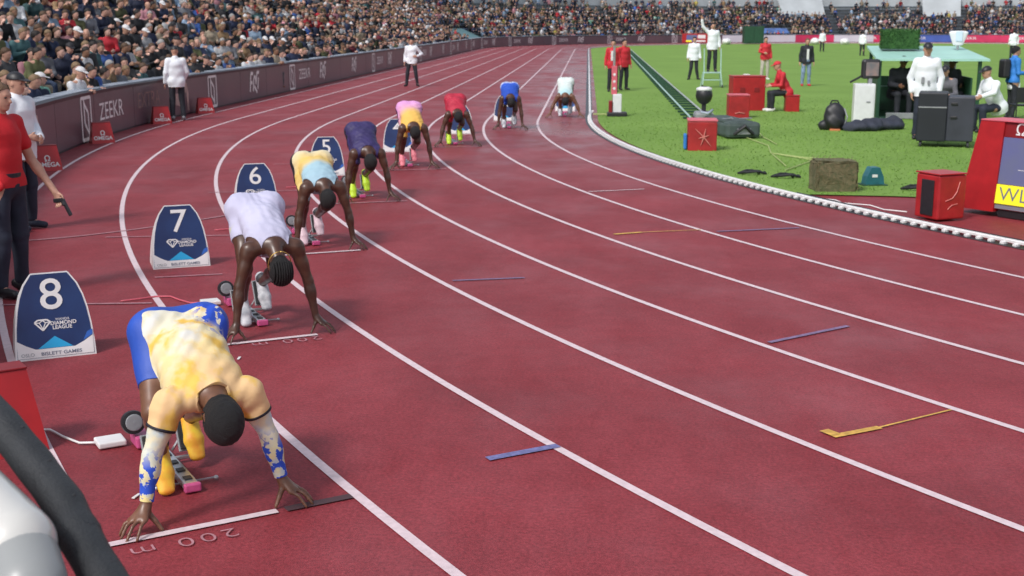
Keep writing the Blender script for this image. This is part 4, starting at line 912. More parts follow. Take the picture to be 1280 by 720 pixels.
for s in (-1, 1):
    mb = MB(); mb.tube([(.35, s * .36, .02), (.22, s * .3, .55), (.1, s * .3, 1.4)], .02, 6); obj('side_rail', mb, M_lad, lad)
    mb = MB(); mb.tube([(-.35, s * .36, .02), (-.15, s * .3, .55)], .02, 6); obj('rear_leg', mb, M_lad, lad)
    mb = MB(); M = Matrix.Translation((.35, s * .36, .06)) @ Matrix.Rotation(R(90), 4, 'X'); mb.lathe([(.03, -.02), (.06, -.02), (.06, .02), (.03, .02)], 12, M); obj('caster', mb, M_black, lad)
mb = MB(); mb.bbox(-.22, .24, -.3, .3, .52, .555, .008); obj('platform', mb, M_lad, lad)
mb = MB(); mb.bbox(.24, .38, -.3, .3, .27, .3, .008); obj('step', mb, M_lad, lad)
person((-28.8, 22), -80, standing(elR=(.05, -.26, 1.15), wrR=(.2, -.12, 1.1)), 'crew member in red shirt and beige trousers standing behind the large red case', M_redjack, M_beige, M_wpaint, seed=10, cat='crew member')
person((-30.85, 3.0), 188, seated(.42, .1), 'crew member in red jacket sitting hunched beside the large red case', M_redjack, M_blkcloth, M_wpaint, 'cap', M_redjack, seed=11, cat='crew member')
j = person((-28.02, 16.7), -85, standing(), 'man in open black jacket and blue jeans walking on the infield grass', M_blkcloth, M_denim, M_redjack, 'hair', M_brownhair, seed=13, hem=.14)
mb = MB(); mb.bbox(.13, .142, -.035, .05, .98, 1.36, .006); obj('white_shirt_front', mb, M_wpaint, j)
person((-16.8, 74.8), -90, standing(), 'distant official in white shirt standing near the far edge of the grass', M_wjack, M_blkcloth, seed=14, cat='official', res=.02)
person((-16.3, 61.9), 60, standing(), 'distant official in white jacket standing left of the green hedge box', M_wjack, M_blkcloth, seed=15, cat='official', res=.02)
person((-8.8, 52.3), 80, standing(elR=(.1, -.25, 1.15)), 'official in white jacket turned away on the grass at the far right', M_wjack, M_blkcloth, seed=16, cat='official', res=.02, scale=1.1)
a = person((-29.4, -5.0), -100, standing(elR=(-.03, -.27, 1.12), elL=(-.03, .27, 1.12), wrR=(.02, -.24, .85), wrL=(.02, .24, .85)), 'tall official in white jacket and black cap standing in front of the green hut', M_wjack, M_navyt, seed=17, hat='cap', hatm=M_black, cat='official', scale=1.09, hem=.16, loose=1.1, res=.012)
mb = MB(); mb.bbox(.15, .17, -.09, -.04, 1.02, 1.14, .006); mb.bbox(.15, .17, .02, .06, 1.0, 1.08, .006); obj('jacket_badges', mb, M_grey, a)
person((-28.25, -2.4), -115, seated(.5, .12), 'man in dark grey jacket sitting behind the tall black case', M_greycloth, M_blkcloth, seed=18, hat='cap', hatm=M_black, cat='crew member', skin=M_skinL)
person((-28.45, 1.1), -85, seated(.45, .1), 'man in black coat and hat sitting inside the green hut at its left', M_blkcloth, M_blkcloth, seed=19, hat='cap', hatm=M_black, cat='crew member', loose=1.25, skin=M_skinM, scale=1.12)
person((-27.15, 1.5), -80, seated(.45, .05), 'man in black sitting inside the green hut at its right', M_blkcloth, M_blkcloth, seed=20, hat='cap', hatm=M_black, cat='crew member', skin=M_skinM, scale=1.1)
person((-27.35, -3.1), 200, seated(.4, .12, elL=(.3, .24, .78), wrL=(.52, .2, .72)), 'bearded official in white jacket and black cap leaning forward behind the red scoreboard', M_wjack, M_navyt, seed=21, hat='cap', hatm=M_black, cat='official', loose=1.1, scale=1.08, res=.012)
b_ = person((-25.9, .4), 5, standing(elR=(.02, -.22, 1.12), wrR=(.25, -.15, 1.12), elL=(.02, .22, 1.12), wrL=(.25, .15, 1.12)), 'cameraman in blue vest with a black backpack at the right edge', M_bluevest, M_blkcloth, seed=22, cat='crew member', hatm=M_hairB, hem=.05)
mb = MB(); mb.bbox(-.33, -.14, -.16, .16, 1.0, 1.45, .05); obj('backpack', mb, M_black, b_, smooth=False)
mb = MB(); mb.bbox(-.1, .14, -.14, .14, .72, .92, .05); obj('tied_white_jumper', mb, M_wjack, b_)

# ------------------------------------------------------------------ infield equipment
def cover_box(name, loc, deg, sx, sy, sz, label, cat, group=None, logo=True, mat_=None):
    root = empty(name, loc, R(deg), label, cat, group); m = mat_ or M_redfab
    mb = MB(); mb.bbox(-sx / 2, sx / 2, -sy / 2, sy / 2, 0, sz - .012, .02); obj('body', mb, m, root)
    mb = MB(); mb.bbox(-sx / 2 - .01, sx / 2 + .01, -sy / 2 - .01, sy / 2 + .01, sz - .01, sz + .025, .01); obj('lid', mb, M_pinkboard if logo else m, root)
    return root
rb = cover_box('red_case', (-34.0, -7.4, 0), -92, .5, .52, .55, 'red covered case with a creased star shaped fold standing on the near infield grass', 'case')
mb = MB()
for k in range(6):
    a = R(20 + k * 58); L = .1 + .06 * (k % 3); mb.tube([(.262, .02, .26), (.268, .02 + math.cos(a) * L * .5, .26 + math.sin(a) * L * .5), (.262, .02 + math.cos(a) * L, .26 + math.sin(a) * L)], [.012, .01, .003], 5)
obj('crease_fold', mb, mat('pale_red_crease', (.62, .2, .18), .5), rb)
mb = MB(); mb.bbox(-.14, .14, -.33, -.27, .02, .3, .03); obj('blue_bag', mb, M_bluevest, rb)
rb = cover_box('red_case', (-31.85, 3.4, 0), -85, .62, .86, .9, 'large red flight case beside the seated crew member in red', 'case', logo=False, mat_=M_red)
for y in (-.18, .2): mb = MB(); mb.bbox(.31, .325, y - .07, y + .07, .5, .62, .01); obj('recessed_handle', mb, M_darkred, rb)
mb = MB(); mb.bbox(-.1, .1, -.1, .05, .93, .96, .01); obj('papers', mb, M_wpaint, rb)
rb = cover_box('red_case', (-32.4, .65, 0), -88, .45, .5, .56, 'smaller red covered case in front of the large red flight case', 'case')
mb = MB(); mb.tube([(.235, -.1, .12), (.24, 0, .15), (.235, .14, .13)], .012, 5); obj('crease_fold', mb, mat('pale_red_crease', (.62, .2, .18), .5), rb)
rb = cover_box('red_seat_box', (-30.72, 2.95, 0), 0, .35, .4, .42, 'small red box that the crew member in red sits on', 'box', logo=False, mat_=M_red)
# camera dolly rails
rail = empty('camera_track', (-33.3, 0, 0), 0, 'pair of pale green camera rails with dark sleepers running up the infield', 'camera track')
def rp(t): return Vector((-33.45 + 1.0 * (t ** 1) * (.85), -.8 + t * 84, 0)) - Vector((-33.3, 0, 0))
for s in (-.22, .22):
    mb = MB(); mb.tube([rp(t) + Vector((s, 0, .11)) for t in (0, .1, .3, .6, 1)], .024, 6); obj('rail', mb, M_lad if s < 0 else M_pale, rail)
mb = MB()
sl = MB(); sl.bbox(-.34, .3, -.035, .035, .0, .05, .01); sme = sl.mesh('sleeper'); sme.materials.append(M_green)
for i in range(70):
    o = bpy.data.objects.new('sleeper', sme); COL.objects.link(o); o.parent = rail; q = rp(i * 1.1 / 84 + .01); o.location = (q.x, q.y, .02)
dol = empty('camera_dolly', (-33.35, -.6, 0), R(-90), 'camera dolly with round black hood and white top at the near end of the rails', 'camera')
mb = MB(); mb.ell((0, 0, .62), (.2, .2, .22), 16, 10); obj('camera_head', mb, M_black, dol, smooth=True)
mb = MB(); mb.lathe([(.14, 0), (.19, .04), (.18, .09), (.1, .12)], 16, Matrix.Translation((-.02, 0, .7))); obj('white_top', mb, M_white, dol, smooth=True)
mb = MB(); mb.bbox(-.05, .05, -.05, .05, .2, .45, .01); obj('column', mb, M_black, dol)
mb = MB(); mb.bbox(-.3, .32, -.22, .22, .05, .24, .06); obj('chassis', mb, M_grey, dol)
for x in (-.22, .22):
    for y in (-.22, .22): mb = MB(); mb.lathe([(.02, -.02), (.06, -.02), (.06, .02), (.02, .02)], 12, Matrix.Translation((x, y, .07)) @ Matrix.Rotation(R(90), 4, 'X')); obj('wheel', mb, M_rubber, dol)
mb = MB(); mb.tube([(.3, .1, .2), (.42, .16, .3), (.5, .05, .22), (.42, -.1, .26)], .03, 6); obj('cable_loop', mb, mat('pale_blue_cable', (.35, .4, .5), .5), dol, smooth=True)
# long dark equipment bag
bag = empty('equipment_bag', (-33.1, -4.6, 0), R(-78), 'long dark grey equipment bag lying on the grass behind the near red case', 'bag')
mb = MB(); mb.bbox(-1.3, .6, -.3, .3, .02, .3, .05); mb.bbox(-1.2, .5, -.26, .26, .27, .36, .04); mb.bbox(.3, .64, -.36, .36, .03, .34, .07); obj('body', mb, mat('dark_grey_bag', (.06, .085, .08), .7, .3, 4), bag)
for y in (-.15, .15): mb = MB(); mb.tube([(-1.2, y, .28), (-.4, y * 1.2, .33), (.5, y * 1.3, .415)], .015, 5); obj('strap', mb, M_grey, bag)
mb = MB(); mb.tube([(.62, -.2, .1), (.7, 0, .28), (.62, .2, .1)], .04, 6); obj('handle', mb, M_black, bag)
mb = MB(); mb.bbox(.6, .66, -.14, .14, .1, .22, .01); obj('pale_label', mb, M_grey, bag)
# rope scattered on the grass
rp_ = empty('yellow_rope', (0, 0, 0), 0, 'pale yellow rope lying in loose lines across the grass near the kerb', 'rope')
for pl_ in ([(-32.6, -3.6), (-32.9, -5.2), (-32.7, -6.8), (-32.85, -8.2), (-32.3, -9.3), (-33.0, -10.8)], [(-32.45, -3.4), (-32.55, -5), (-32.5, -6.5)], [(-32.85, -8.2), (-32.4, -8.9), (-31.9, -9.2)], [(-32.85, -8.4), (-32.9, -10.2)]):
    mb = MB(); mb.tube([(x, y, .035) for x, y in pl_], .01, 5); obj('strand', mb, M_rope, rp_)
# straw coloured netted box and the blue green cone
nb = empty('netted_box', (-32.68, -12.95, 0), R(-86), 'mottled brown box draped with netting at the edge of the grass by the kerb', 'box')
V, Q = surface([ecap((0, -.02, .2), (0, .02, .24), (0, 1, 0), .3, .24, .3, .24, .02), ell((0, 0, .2), (.22, .3, .24))], .02); 
mb = MB(); bm = bmesh.new(); bmesh.ops.create_cube(bm, size=1); bmesh.ops.bevel(bm, geom=bm.edges[:], offset=.06, segments=3, affect='EDGES'); bmesh.ops.subdivide_edges(bm, edges=bm.edges[:], cuts=3, use_grid_fill=True)
for v in bm.verts: v.co = Vector((v.co.x * .42, v.co.y * .58, .2 + v.co.z * .46)) + Vector((random.uniform(-1, 1), random.uniform(-1, 1), random.uniform(-1, 1))) * .012
mb.add([v.co.copy() for v in bm.verts], [[q.index for q in f.verts] for f in bm.faces]); bm.free(); obj('cover', mb, M_camo, nb)
mb = MB()
for i in range(160):
    x = random.uniform(-.26, .3); y = random.uniform(-.34, .34); z = random.uniform(.0, .44); s = random.choice([0, 1, 2])
    if s == 0: x = .225
    elif s == 1: z = .43
    else: y = random.choice([-.3, .3])
    d = Vector((random.uniform(-1, 1), random.uniform(-1, 1), random.uniform(-1, 1))) * .05; mb.add([(x, y, z), (x + d.x, y + d.y, z + d.z + .01), (x + d.x + .012, y + d.y, z + d.z)], [(0, 1, 2)])
tag(obj('netting_tufts', mb.mesh(recalc=False), M_camo, nb), kind='stuff')
cn = empty('floor_marker', (-32.0, -12.4, 0), R(-80), 'small blue green wedge marker with a white sticker on the grass', 'marker')
mb = MB(); mb.prism([(-.14, 0), (.14, 0), (.12, .14), (.06, .27), (-.06, .27), (-.12, .14)], -.12, .06); obj('body', mb, M_cone, cn)
mb = MB(); mb.bbox(.061, .066, -.05, .03, .13, .17, .002); obj('sticker', mb, M_wpaint, cn)
mb = MB(); mb.bbox(-.15, .1, -.18, .18, .0, .03, .01); obj('foot', mb, M_green, cn)
# dark cable heaps on the grass
for i, (x, y, lb) in enumerate(((-33.1, -11.6, 'dark tangle of cable on the grass left of the netted box'), (-33.55, -11.2, 'small dark cable bundle on the grass farther left of the netted box'), (-31.5, -12.9, 'thin dark cable coil on the grass right of the blue green marker'))):
    mb = MB(); pts = [(x + .16 * (1 + .5 * math.sin(k * .7)) * math.cos(k), y + .1 * (1 + .5 * math.cos(k * 1.3)) * math.sin(k), .03 + .02 * (k % 3)) for k in range(14)]
    mb.tube(pts, .018, 5); tag(obj('cable_bundle', mb, M_black), lb, 'cable')
# post camera near the kerb
pc = empty('post_camera', (-35.45, .9, 0), R(-90), 'slim post camera with pink panel and white box beside the inner kerb', 'camera')
mb = MB(); mb.tube([(0, 0, .1), (0, 0, 1.75)], .03, 8); obj('post', mb, M_alu, pc)
mb = MB(); mb.bbox(.03, .06, -.06, .08, .55, 1.25, .01); pb = obj('pink_panel', mb, M_pinkboard, pc)
for z in (.7, .87, 1.04): mb = MB(); mb.lathe([(.02, 0), (.035, 0), (.035, .004), (.02, .004)], 10, Matrix.Translation((.062, .01, z)) @ Matrix.Rotation(R(90), 4, 'Y')); obj('panel_mark', mb, M_wpaint, pb)
mb = MB(); mb.bbox(-.08, .12, -.02, .2, .1, .56, .02); obj('white_box', mb, M_white, pc)
mb = MB(); mb.bbox(-.12, .16, -.12, -.03, .02, .4, .02); obj('red_side_box', mb, M_darkred, pc)
mb = MB(); mb.bbox(-.16, .2, -.16, .34, .0, .12, .03); obj('base', mb, M_black, pc)
mb = MB(); mb.bbox(.0, .05, -.5, -.1, .04, .08, .01); obj('kerb_arm', mb, M_rope, pc)
# green hut
hut = empty('green_hut', (-29.05, .5, 0), R(-7), 'low open green hut with a pale mint roof for the television crew', 'hut')
mb = MB(); V = [(-.1, -.15, 1.4), (2.5, -.15, 1.4), (2.2, 2.5, 1.66), (-.1, 2.5, 1.66)]; V += [(x, y, z + .05) for x, y, z in V]
mb.add(V, [(3, 2, 1, 0), (4, 5, 6, 7), (0, 1, 5, 4), (1, 2, 6, 5), (2, 3, 7, 6), (3, 0, 4, 7)]); obj('roof', mb, M_mint, hut)
for x, y, z in ((.0, 0, 1.41), (2.3, 0, 1.41), (2.05, 2.3, 1.64), (0, 2.3, 1.64)): mb = MB(); mb.bbox(x - .04, x + .04, y - .04, y + .04, 0, z, .006); obj('corner_post', mb, M_green, hut)
mb = MB(); mb.bbox(.05, 2.0, 2.26, 2.3, .05, .95, .006); obj('rear_wall', mb, M_green, hut)
mb = MB(); mb.bbox(2.13, 2.17, .05, 2.2, .05, 1.0, .006); obj('side_wall', mb, M_green, hut)
mb = MB(); mb.bbox(-.02, .02, .05, 2.2, .05, .95, .006); obj('side_wall', mb, M_green, hut)
mb = MB(); mb.bbox(0, 2.3, 0, 2.3, .0, .05, .006); obj('floor', mb, M_green, hut)
mb = MB(); mb.bbox(1.75, 2.05, 1.8, 1.9, .98, 1.35, .01); scn = obj('monitor', mb, M_white, hut); mb = MB(); mb.bbox(1.88, 1.99, 1.79, 1.795, 1.05, 1.25, .002); obj('monitor_print', mb, M_navy, scn)
mb = MB(); mb.bbox(.1, 2.05, 1.5, 1.9, .68, .72, .006); obj('desk', mb, M_green, hut)
mb = MB(); mb.bbox(1.3, 2.0, .9, 1.3, .05, .85, .03); obj('dark_console', mb, M_black, hut)
mb = MB(); mb.bbox(.2, 1.8, -.12, -.02, .02, .16, .01); obj('door_sill', mb, M_grey, hut)
hb = empty('hedge_box', (-28.3, 1.9, 1.62), R(-7), 'rectangular box of dark green artificial hedge on the hut roof', 'hedge box')
mb = MB(); mb.bbox(-.42, .46, -.2, .2, .03, .5, .02); obj('core', mb, M_hedge, hb)
def leaves(n, bx, s):
    V = []; F = []
    for i in range(n):
        f = random.choice([0, 0, 1, 2, 3]); x = random.uniform(-.44, .48); y = random.uniform(-.22, .22); z = random.uniform(.03, .52)
        if f == 0: y = -.21
        elif f == 1: z = .51
        elif f == 2: x = -.43
        else: x = .47
        c = Vector((x, y, z)); a = Vector((random.uniform(-1, 1), random.uniform(-1, 1), random.uniform(-1, 1))) * s; b = Vector((random.uniform(-1, 1), random.uniform(-1, 1), random.uniform(-1, 1))) * s
        k = len(V); V += [c, c + a, c + b]; F.append((k, k + 1, k + 2))
    return mesh_from([tuple(v) for v in V], F)
tag(obj('hedge_leaves', leaves(1800, 0, .035), M_hedge, hb), kind='stuff')
dish = empty('satellite_dish', (-26.85, 1.85, 1.64), R(-105), 'white curved dish standing on the right end of the hut roof', 'dish')
V, Q = surface([ecap((0, 0, .12), (0, .0, .42), (0, 1, 0), .13, .035, .24, .045, .03)], .02); obj('reflector', mesh_from(V, Q), M_white, dish, smooth=True)
mb = MB(); mb.bbox(.04, .06, -.06, .1, .2, .45, .01); obj('blue_patch', mb, M_lightblue, dish)
mb = MB(); mb.tube([(0, 0, 0), (0, 0, .16)], .03, 8); obj('stem', mb, M_grey, dish)
# white cabinet with monitor and camera above
wc = empty('white_cabinet', (-29.72, -1.0, 0), R(-96), 'plain white upright cabinet standing at the left of the green hut', 'cabinet')
mb = MB(); mb.bbox(-.22, .22, -.23, .23, 0, .92, .012); obj('body', mb, M_white, wc)
mb = MB(); mb.bbox(.221, .232, -.2, .2, .05, .88, .004); d_ = obj('door', mb, M_white, wc); mb = MB(); mb.bbox(.233, .245, .04, .13, .5, .53, .003); obj('handle', mb, M_grey, d_)
tv = empty('crew_monitor', (-29.55, -.75, .92), R(-90), 'rounded black monitor showing a picture on top of the white cabinet', 'monitor')
mb = MB(); mb.bbox(-.12, .1, -.2, .22, .1, .55, .06); obj('case', mb, M_black, tv); mb = MB(); mb.bbox(.101, .112, -.12, .17, .17, .48, .01); obj('screen', mb, mat('monitor_picture', (.34, .22, .2), .4, .5, 6, rgb2=(.12, .14, .16)), tv)
mb = MB(); mb.bbox(-.08, .08, -.04, .04, 0, .11, .01); obj('stand', mb, M_grey, tv); mb = MB(); mb.tube([(0, -.45, .02), (0, -.3, .1), (0, -.2, .16)], .025, 6); obj('bracket_arm', mb, M_black, tv)
bp_ = empty('backpack', (-30.75, -2.95, 0), R(-95), 'black backpack with loop handle standing upright on the grass', 'backpack')
V, Q = surface([ell((0, 0, .3), (.17, .24, .3)), ell((.12, 0, .2), (.1, .18, .18)), cap((0, -.2, .12), (0, .2, .12), .12, .12, .05)], .02, noise=wrinkle(.012, 14, 3)); obj('body', mesh_from(V, Q), M_black, bp_, smooth=True)
mb = MB(); mb.tube([(-.05, -.1, .56), (-.05, -.06, .64), (-.05, .06, .64), (-.05, .1, .56)], .018, 6); obj('handle', mb, M_black, bp_)
mb = MB(); mb.tube([(.12, .2, .1), (.16, .26, .3), (.05, .2, .48)], .016, 6); obj('strap', mb, M_grey, bp_)
mb = MB(); mb.bbox(.12, .2, -.1, .12, .0, .05, .01); obj('orange_tag', mb, mat('orange_plastic', (.6, .2, .08)), bp_)
for i, (x, y, s, lb) in enumerate(((-30.15, -3.1, .42, 'low dark cloth bag on the grass right of the backpack'), (-29.65, -2.7, .5, 'low dark cloth heap on the grass in front of the green hut'))):
    V, Q = surface([ell((0, 0, .1), (s, .25, .14)), ell((s * .5, .05, .16), (.22, .2, .13)), ell((-s * .5, 0, .08), (.25, .18, .1))], .025, noise=wrinkle(.02, 12, i)); tag(obj('cloth_bag', mesh_from(V, Q), mat('dark_navy_cloth', (.03, .035, .055), .8, .3, 6), smooth=True, loc=(x, y, 0), rz=R(10)), lb, 'bag')
# large black wheeled case
bc = empty('flight_case', (-29.36, -6.42, 0), R(-106), 'tall black wheeled flight case with grey side in front of the green hut', 'flight case')
mb = MB(); mb.bbox(-.38, .38, -.5, .02, .12, 1.02, .02); obj('body', mb, mat('black_laminate', (.012, .014, .022), .5, .15, 3), bc)
mb = MB(); mb.bbox(-.36, .36, .02, .5, .13, .95, .02); obj('grey_half', mb, mat('dark_grey_laminate', (.035, .038, .055), .5, .2, 3), bc)
mb = MB(); mb.bbox(.381, .39, -.49, .01, .74, .765, .003); obj('latch_strip', mb, M_grey, bc)
for z in (.55, .8): mb = MB(); mb.bbox(.362, .385, .08, .2, z, z + .05, .01); obj('handle', mb, M_black, bc)
for x in (-.3, .3):
    for y in (-.42, .42): mb = MB(); mb.lathe([(.02, -.02), (.06, -.02), (.06, .02), (.02, .02)], 12, Matrix.Translation((x, y, .06)) @ Matrix.Rotation(R(90), 4, 'X')); obj('caster', mb, M_rubber, bc)
ch = empty('folding_chair', (-26.1, -.9, 0), R(-85), 'black folding chair below the cameraman in the blue vest', 'chair')
mb = MB(); mb.bbox(-.2, .2, -.22, .22, .42, .46, .01); obj('seat', mb, M_black, ch); mb = MB(); mb.bbox(.18, .22, -.22, .22, .5, .85, .01); obj('backrest', mb, M_black, ch)
for x in (-.18, .2):
    for y in (-.2, .2): mb = MB(); mb.tube([(x, y, 0), (x, y, .44 if x < 0 else .85)], .014, 6); obj('leg', mb, M_black, ch)
wp = empty('white_blue_panel', (-25.55, -1.6, 0), R(-80), 'white and blue slanted panel at the right edge behind the scoreboard', 'panel')
mb = MB(); mb.bbox(-.03, .0, -.25, .6, .3, .98, .01); p_ = obj('board', mb, M_white, wp); mb = MB(); mb.prism([(.08, .3), (.62, .3), (.62, .96), (.3, .96)], .003, .012); obj('blue_part', mb, mat('slate_blue_print', (.12, .18, .4), .5), p_)
for y in (-.1, .4): mb = MB(); mb.tube([(-.01, y, 0), (-.01, y, .32)], .015, 6); obj('leg', mb, M_grey, wp)

# ------------------------------------------------------------------ red scoreboard and the red loudspeaker box by the kerb
sb = empty('scoreboard', (-31.52, -14.84, 0), R(-54), 'large red digital scoreboard with grey screen and yellow panel at the right edge', 'scoreboard')
Wd = 2.6; H1 = 1.13; W0 = .50
fx = Vector((1, 0, 0)); fy = Vector((0, .1, 1.03)).normalized()
mb = MB(); mb.prism([(.03, .1), (.13, H1 - .01), (.5, H1 - .01), (.6, .1)], W0, Wd, 0); obj('casing', mb, M_red, sb)
# slanted red wing at the left of the screen
def wing(x_out0, x_out1, x_in):
    V = [(x_out0, 0, .06), (x_in, 0, .06), (x_in, .1, H1), (x_out1, .1, H1), (x_out0, .6, .06), (x_in, .6, .06), (x_in, .5, H1), (x_out1, .5, H1)]
    mb = MB(); mb.add(V, [(0, 1, 2, 3), (7, 6, 5, 4), (0, 4, 5, 1), (1, 5, 6, 2), (2, 6, 7, 3), (3, 7, 4, 0)]); return mb
obj('side_wing', wing(0, .17, W0), M_redfab if False else M_red, sb)
mb = MB(); mb.bbox(.17, Wd, .09, .52, H1 + .001, H1 + .02, .006); obj('top_trim', mb, M_pinkboard, sb)
mb = MB(); mb.bbox(W0 + .03, Wd, .05, .58, .0, .1, .01); obj('base', mb, M_black, sb)
O_ = Vector((0, .03, .1))
def onface(x0, x1, z0, z1, m, name, off, par=sb):
    M = frame(O_, fx, fy); mb = MB(); mb.box(x0, x1, (z0 - .1), (z1 - .1), 0.0005, off, M); return obj(name, mb, m, par)
onface(W0 + .004, Wd, .96, H1 - .01, M_darkred, 'header_strip', .006)
onface(W0 + .004, Wd, .40, .955, M_screen, 'screen', .009)
onface(W0 + .004, Wd, .165, .395, M_yellow, 'yellow_panel', .022)
onface(W0 + .004, Wd, .105, .16, mat('grey_trim', (.2, .2, .24), .5), 'lower_trim', .006)
onface(W0 + .25, Wd, .58, .586, M_wpaint, 'screen_line', .0105)
M0 = frame(O_, fx, fy)
flat_text('\u03a9 OMEGA', .19, M0 @ Vector((W0 + .6, .945, .006)), fx, fy, M_wpaint, 'lettering', sb, .008, 1.05)
flat_text('WL', .23, M0 @ Vector((W0 + .25, .178, .022)), fx, fy, M_textgrey, 'lettering', sb, -.006, 1.15)
lb = empty('loudspeaker_box', (-31.91, -15.44, 0), R(-154), 'red box with a dark speaker grille standing between the kerb and the scoreboard', 'loudspeaker')
mb = MB(); mb.bbox(-.2, .2, -.2, .2, .02, .54, .02); obj('body', mb, M_redfab, lb)
mb = MB(); mb.bbox(.201, .215, -.09, .12, .06, .48, .01); obj('grille', mb, M_black, lb)
mb = MB(); mb.bbox(-.21, .21, -.21, .21, .545, .562, .008); obj('lid', mb, M_red, lb)
mb = MB(); mb.tube([(.1, .202, .24), (.0, .205, .27), (-.06, .205, .34), (-.1, .202, .46)], .006, 5); mb.tube([(.06, .202, .14), (.0, .205, .19), (-.08, .202, .2)], .005, 5); obj('crease_fold', mb, mat('pale_red_crease', (.62, .2, .18), .5), lb)
mb = MB(); mb.tube([(-33.1, -13.75, .01), (-32.85, -14.05, .02), (-32.8, -14.25, .01), (-32.5, -14.45, .015), (-32.4, -14.8, .01), (-32.2, -15.1, .03)], .008, 6); tag(obj('white_cable', mb, M_wpaint, smooth=True), 'thin white cable on the red surface left of the red loudspeaker box', 'cable')
mb = MB(); mb.tube([tuple(polar(RK - .2 - .02 * math.sin(i), R(22 + i * .8), .02)) for i in range(18)], .02, 6); tag(obj('black_hose', mb, M_black, smooth=True), 'dark hose lying just inside the white kerb by the scoreboard', 'hose')

# ------------------------------------------------------------------ advertising board, red lane speakers, foreground rail
def P3(s, d=0, z=0):
    """arclength s along the wall, d outward from its face, z up; s<0 is the near bend"""
    r = RWALL + d
    if s < 0: a = -s / RWALL; return Vector((-r * math.cos(a), -r * math.sin(a), z))
    if s <= STR: return Vector((-r, s, z))
    q = (s - STR) / RWALL; return Vector((-r * math.cos(q), STR + r * math.sin(q), z))
def swept(prof, s0, s1, ds, close=True):
    n = max(1, int(round((s1 - s0) / ds))); V = []; F = []; m = len(prof)
    for i in range(n + 1):
        for d, z in prof: V.append(tuple(P3(s0 + (s1 - s0) * i / n, d, z)))
    for i in range(n):
        for k in range(m if close else m - 1): k2 = (k + 1) % m; F.append((i * m + k, i * m + k2, (i + 1) * m + k2, (i + 1) * m + k))
    if close: F.append(tuple(range(m - 1, -1, -1))); F.append(tuple(n * m + k for k in range(m)))
    return V, F
S0, S1 = -24.0, STR + 118
bd = empty('advertising_board', (0, 0, 0), 0, 'long dark maroon electronic advertising board in front of the crowd along the outer lanes', 'advertising board')
s = S0; seg = 0
M_redad = mat('crimson_board', (.5, .03, .1), .4, .2, .5, emit=.1); M_whad = mat('white_board', (.5, .5, .56), .4, .1, .5, emit=.1); M_bluead = mat('blue_board', (.05, .1, .36), .4, .3, .5, emit=.1)
while s < S1 - .1:
    L = 3.0 if s < STR else 5.0; far = s > STR + 70
    ph = (s - STR) / RWALL
    m = M_board
    if s > STR + 62: m = [M_redad, M_redad, M_whad, M_redad, M_bluead, M_redad][seg % 6]
    if STR + 52 < s <= STR + 62: m = M_whad
    V, F = swept([(0, .04), (0, .9), (.08, .9), (.08, .04)], s + .01, min(s + L, S1) - .01, 1.0); obj('board_panel', mesh_from(V, F), m, bd); s += L; seg += 1
V, F = swept([(-.012, .9), (-.02, .96), (.1, .975), (.1, .9)], S0, S1, 1.5); obj('top_cap', mesh_from(V, F), M_boardblk, bd)
V, F = swept([(.1, .93), (.1, .985), (.36, 1.0), (.36, .93)], S0, S1, 1.5); obj('ledge', mesh_from(V, F), M_ledge, bd)
V, F = swept([(.01, 0), (.01, .04), (.07, .04), (.07, 0)], S0, S1, 1.5); obj('bottom_strip', mesh_from(V, F), M_boardblk, bd)
def board_geo(v, f, s, z, m, name='lettering', wide=1.0, off=-.008):
    V = [tuple(P3(s + q[0] * wide, off, z + q[1])) for q in v]; me = mesh_from(V, f); return obj(name, me, m, bd)
def bars(segs, w):
    V = []; F = []
    for a, b in segs:
        a = Vector(a); b = Vector(b); d = (b - a).normalized(); q = Vector((-d.y, d.x)) * w; k = len(V); V += [a - q, b - q, b + q, a + q]; F.append((k, k + 1, k + 2, k + 3))
    return [(v.x, v.y) for v in V], F
def zeekr(s, k=1.0, txt=True):
    v, f = bars([((-.36, -.4), (-.36, .4)), ((-.36, .4), (.36, .4)), ((.36, .4), (.36, -.4)), ((.36, -.4), (-.36, -.4)), ((-.14, .4), (-.14, -.1)), ((.14, .1), (.14, -.4)), ((-.14, -.1), (.14, -.3)), ((-.14, .3), (.14, .1))], .035)
    board_geo(v, f, s, .47, M_print, 'emblem')
    if txt: v, f = text_geo('ZEEKR', .5, .0); board_geo(v, f, s + 1.9, .5, M_print, wide=1.25)
def script(s):
    v, f = bars([((-.5, -.25), (-.35, .3)), ((-.35, .3), (-.1, .28)), ((-.42, .02), (-.2, .02)), ((-.15, -.25), (-.02, .15)), ((-.02, .15), (.15, .2)), ((.15, .2), (.2, -.05)), ((.2, -.05), (.35, .3)), ((.35, .3), (.6, .3)), ((.4, -.2), (.5, .15)), ((.0, -.1), (.3, -.3))], .05)
    board_geo(v, f, s, .5, M_print, 'scribble_emblem')
zeekr(-6.65); v, f = text_geo('EXTRA', .5, -.004); board_geo(v, f, -1.9, .55, M_printdim, wide=1.1)
def arch(s):
    V = []; F = []
    out = [(-.75, -.1), (-.75, .02), (-.5, .12), (-.1, .12), (.25, .35), (.62, .35), (.72, .1), (.74, -.35), (.6, -.35), (.56, .1), (.38, .12), (.36, -.1), (.0, -.2)]
    board_geo(out, [tuple(range(len(out)))], s, .45, M_arch, 'arch_picture')
arch(.4); arch(-11.0)
zeekr(3.2, txt=False)
for s in (7.5, 17.5, 24, 34, 41, 51, 58, 68, 75, 82): script(s)
for s in (12.5, 29, 46, 63, 79.5): zeekr(s, txt=True)
for i, s in enumerate([STR + 4 + 5.2 * k for k in range(12)]):
    if i % 2: script(s)
    else: zeekr(s)
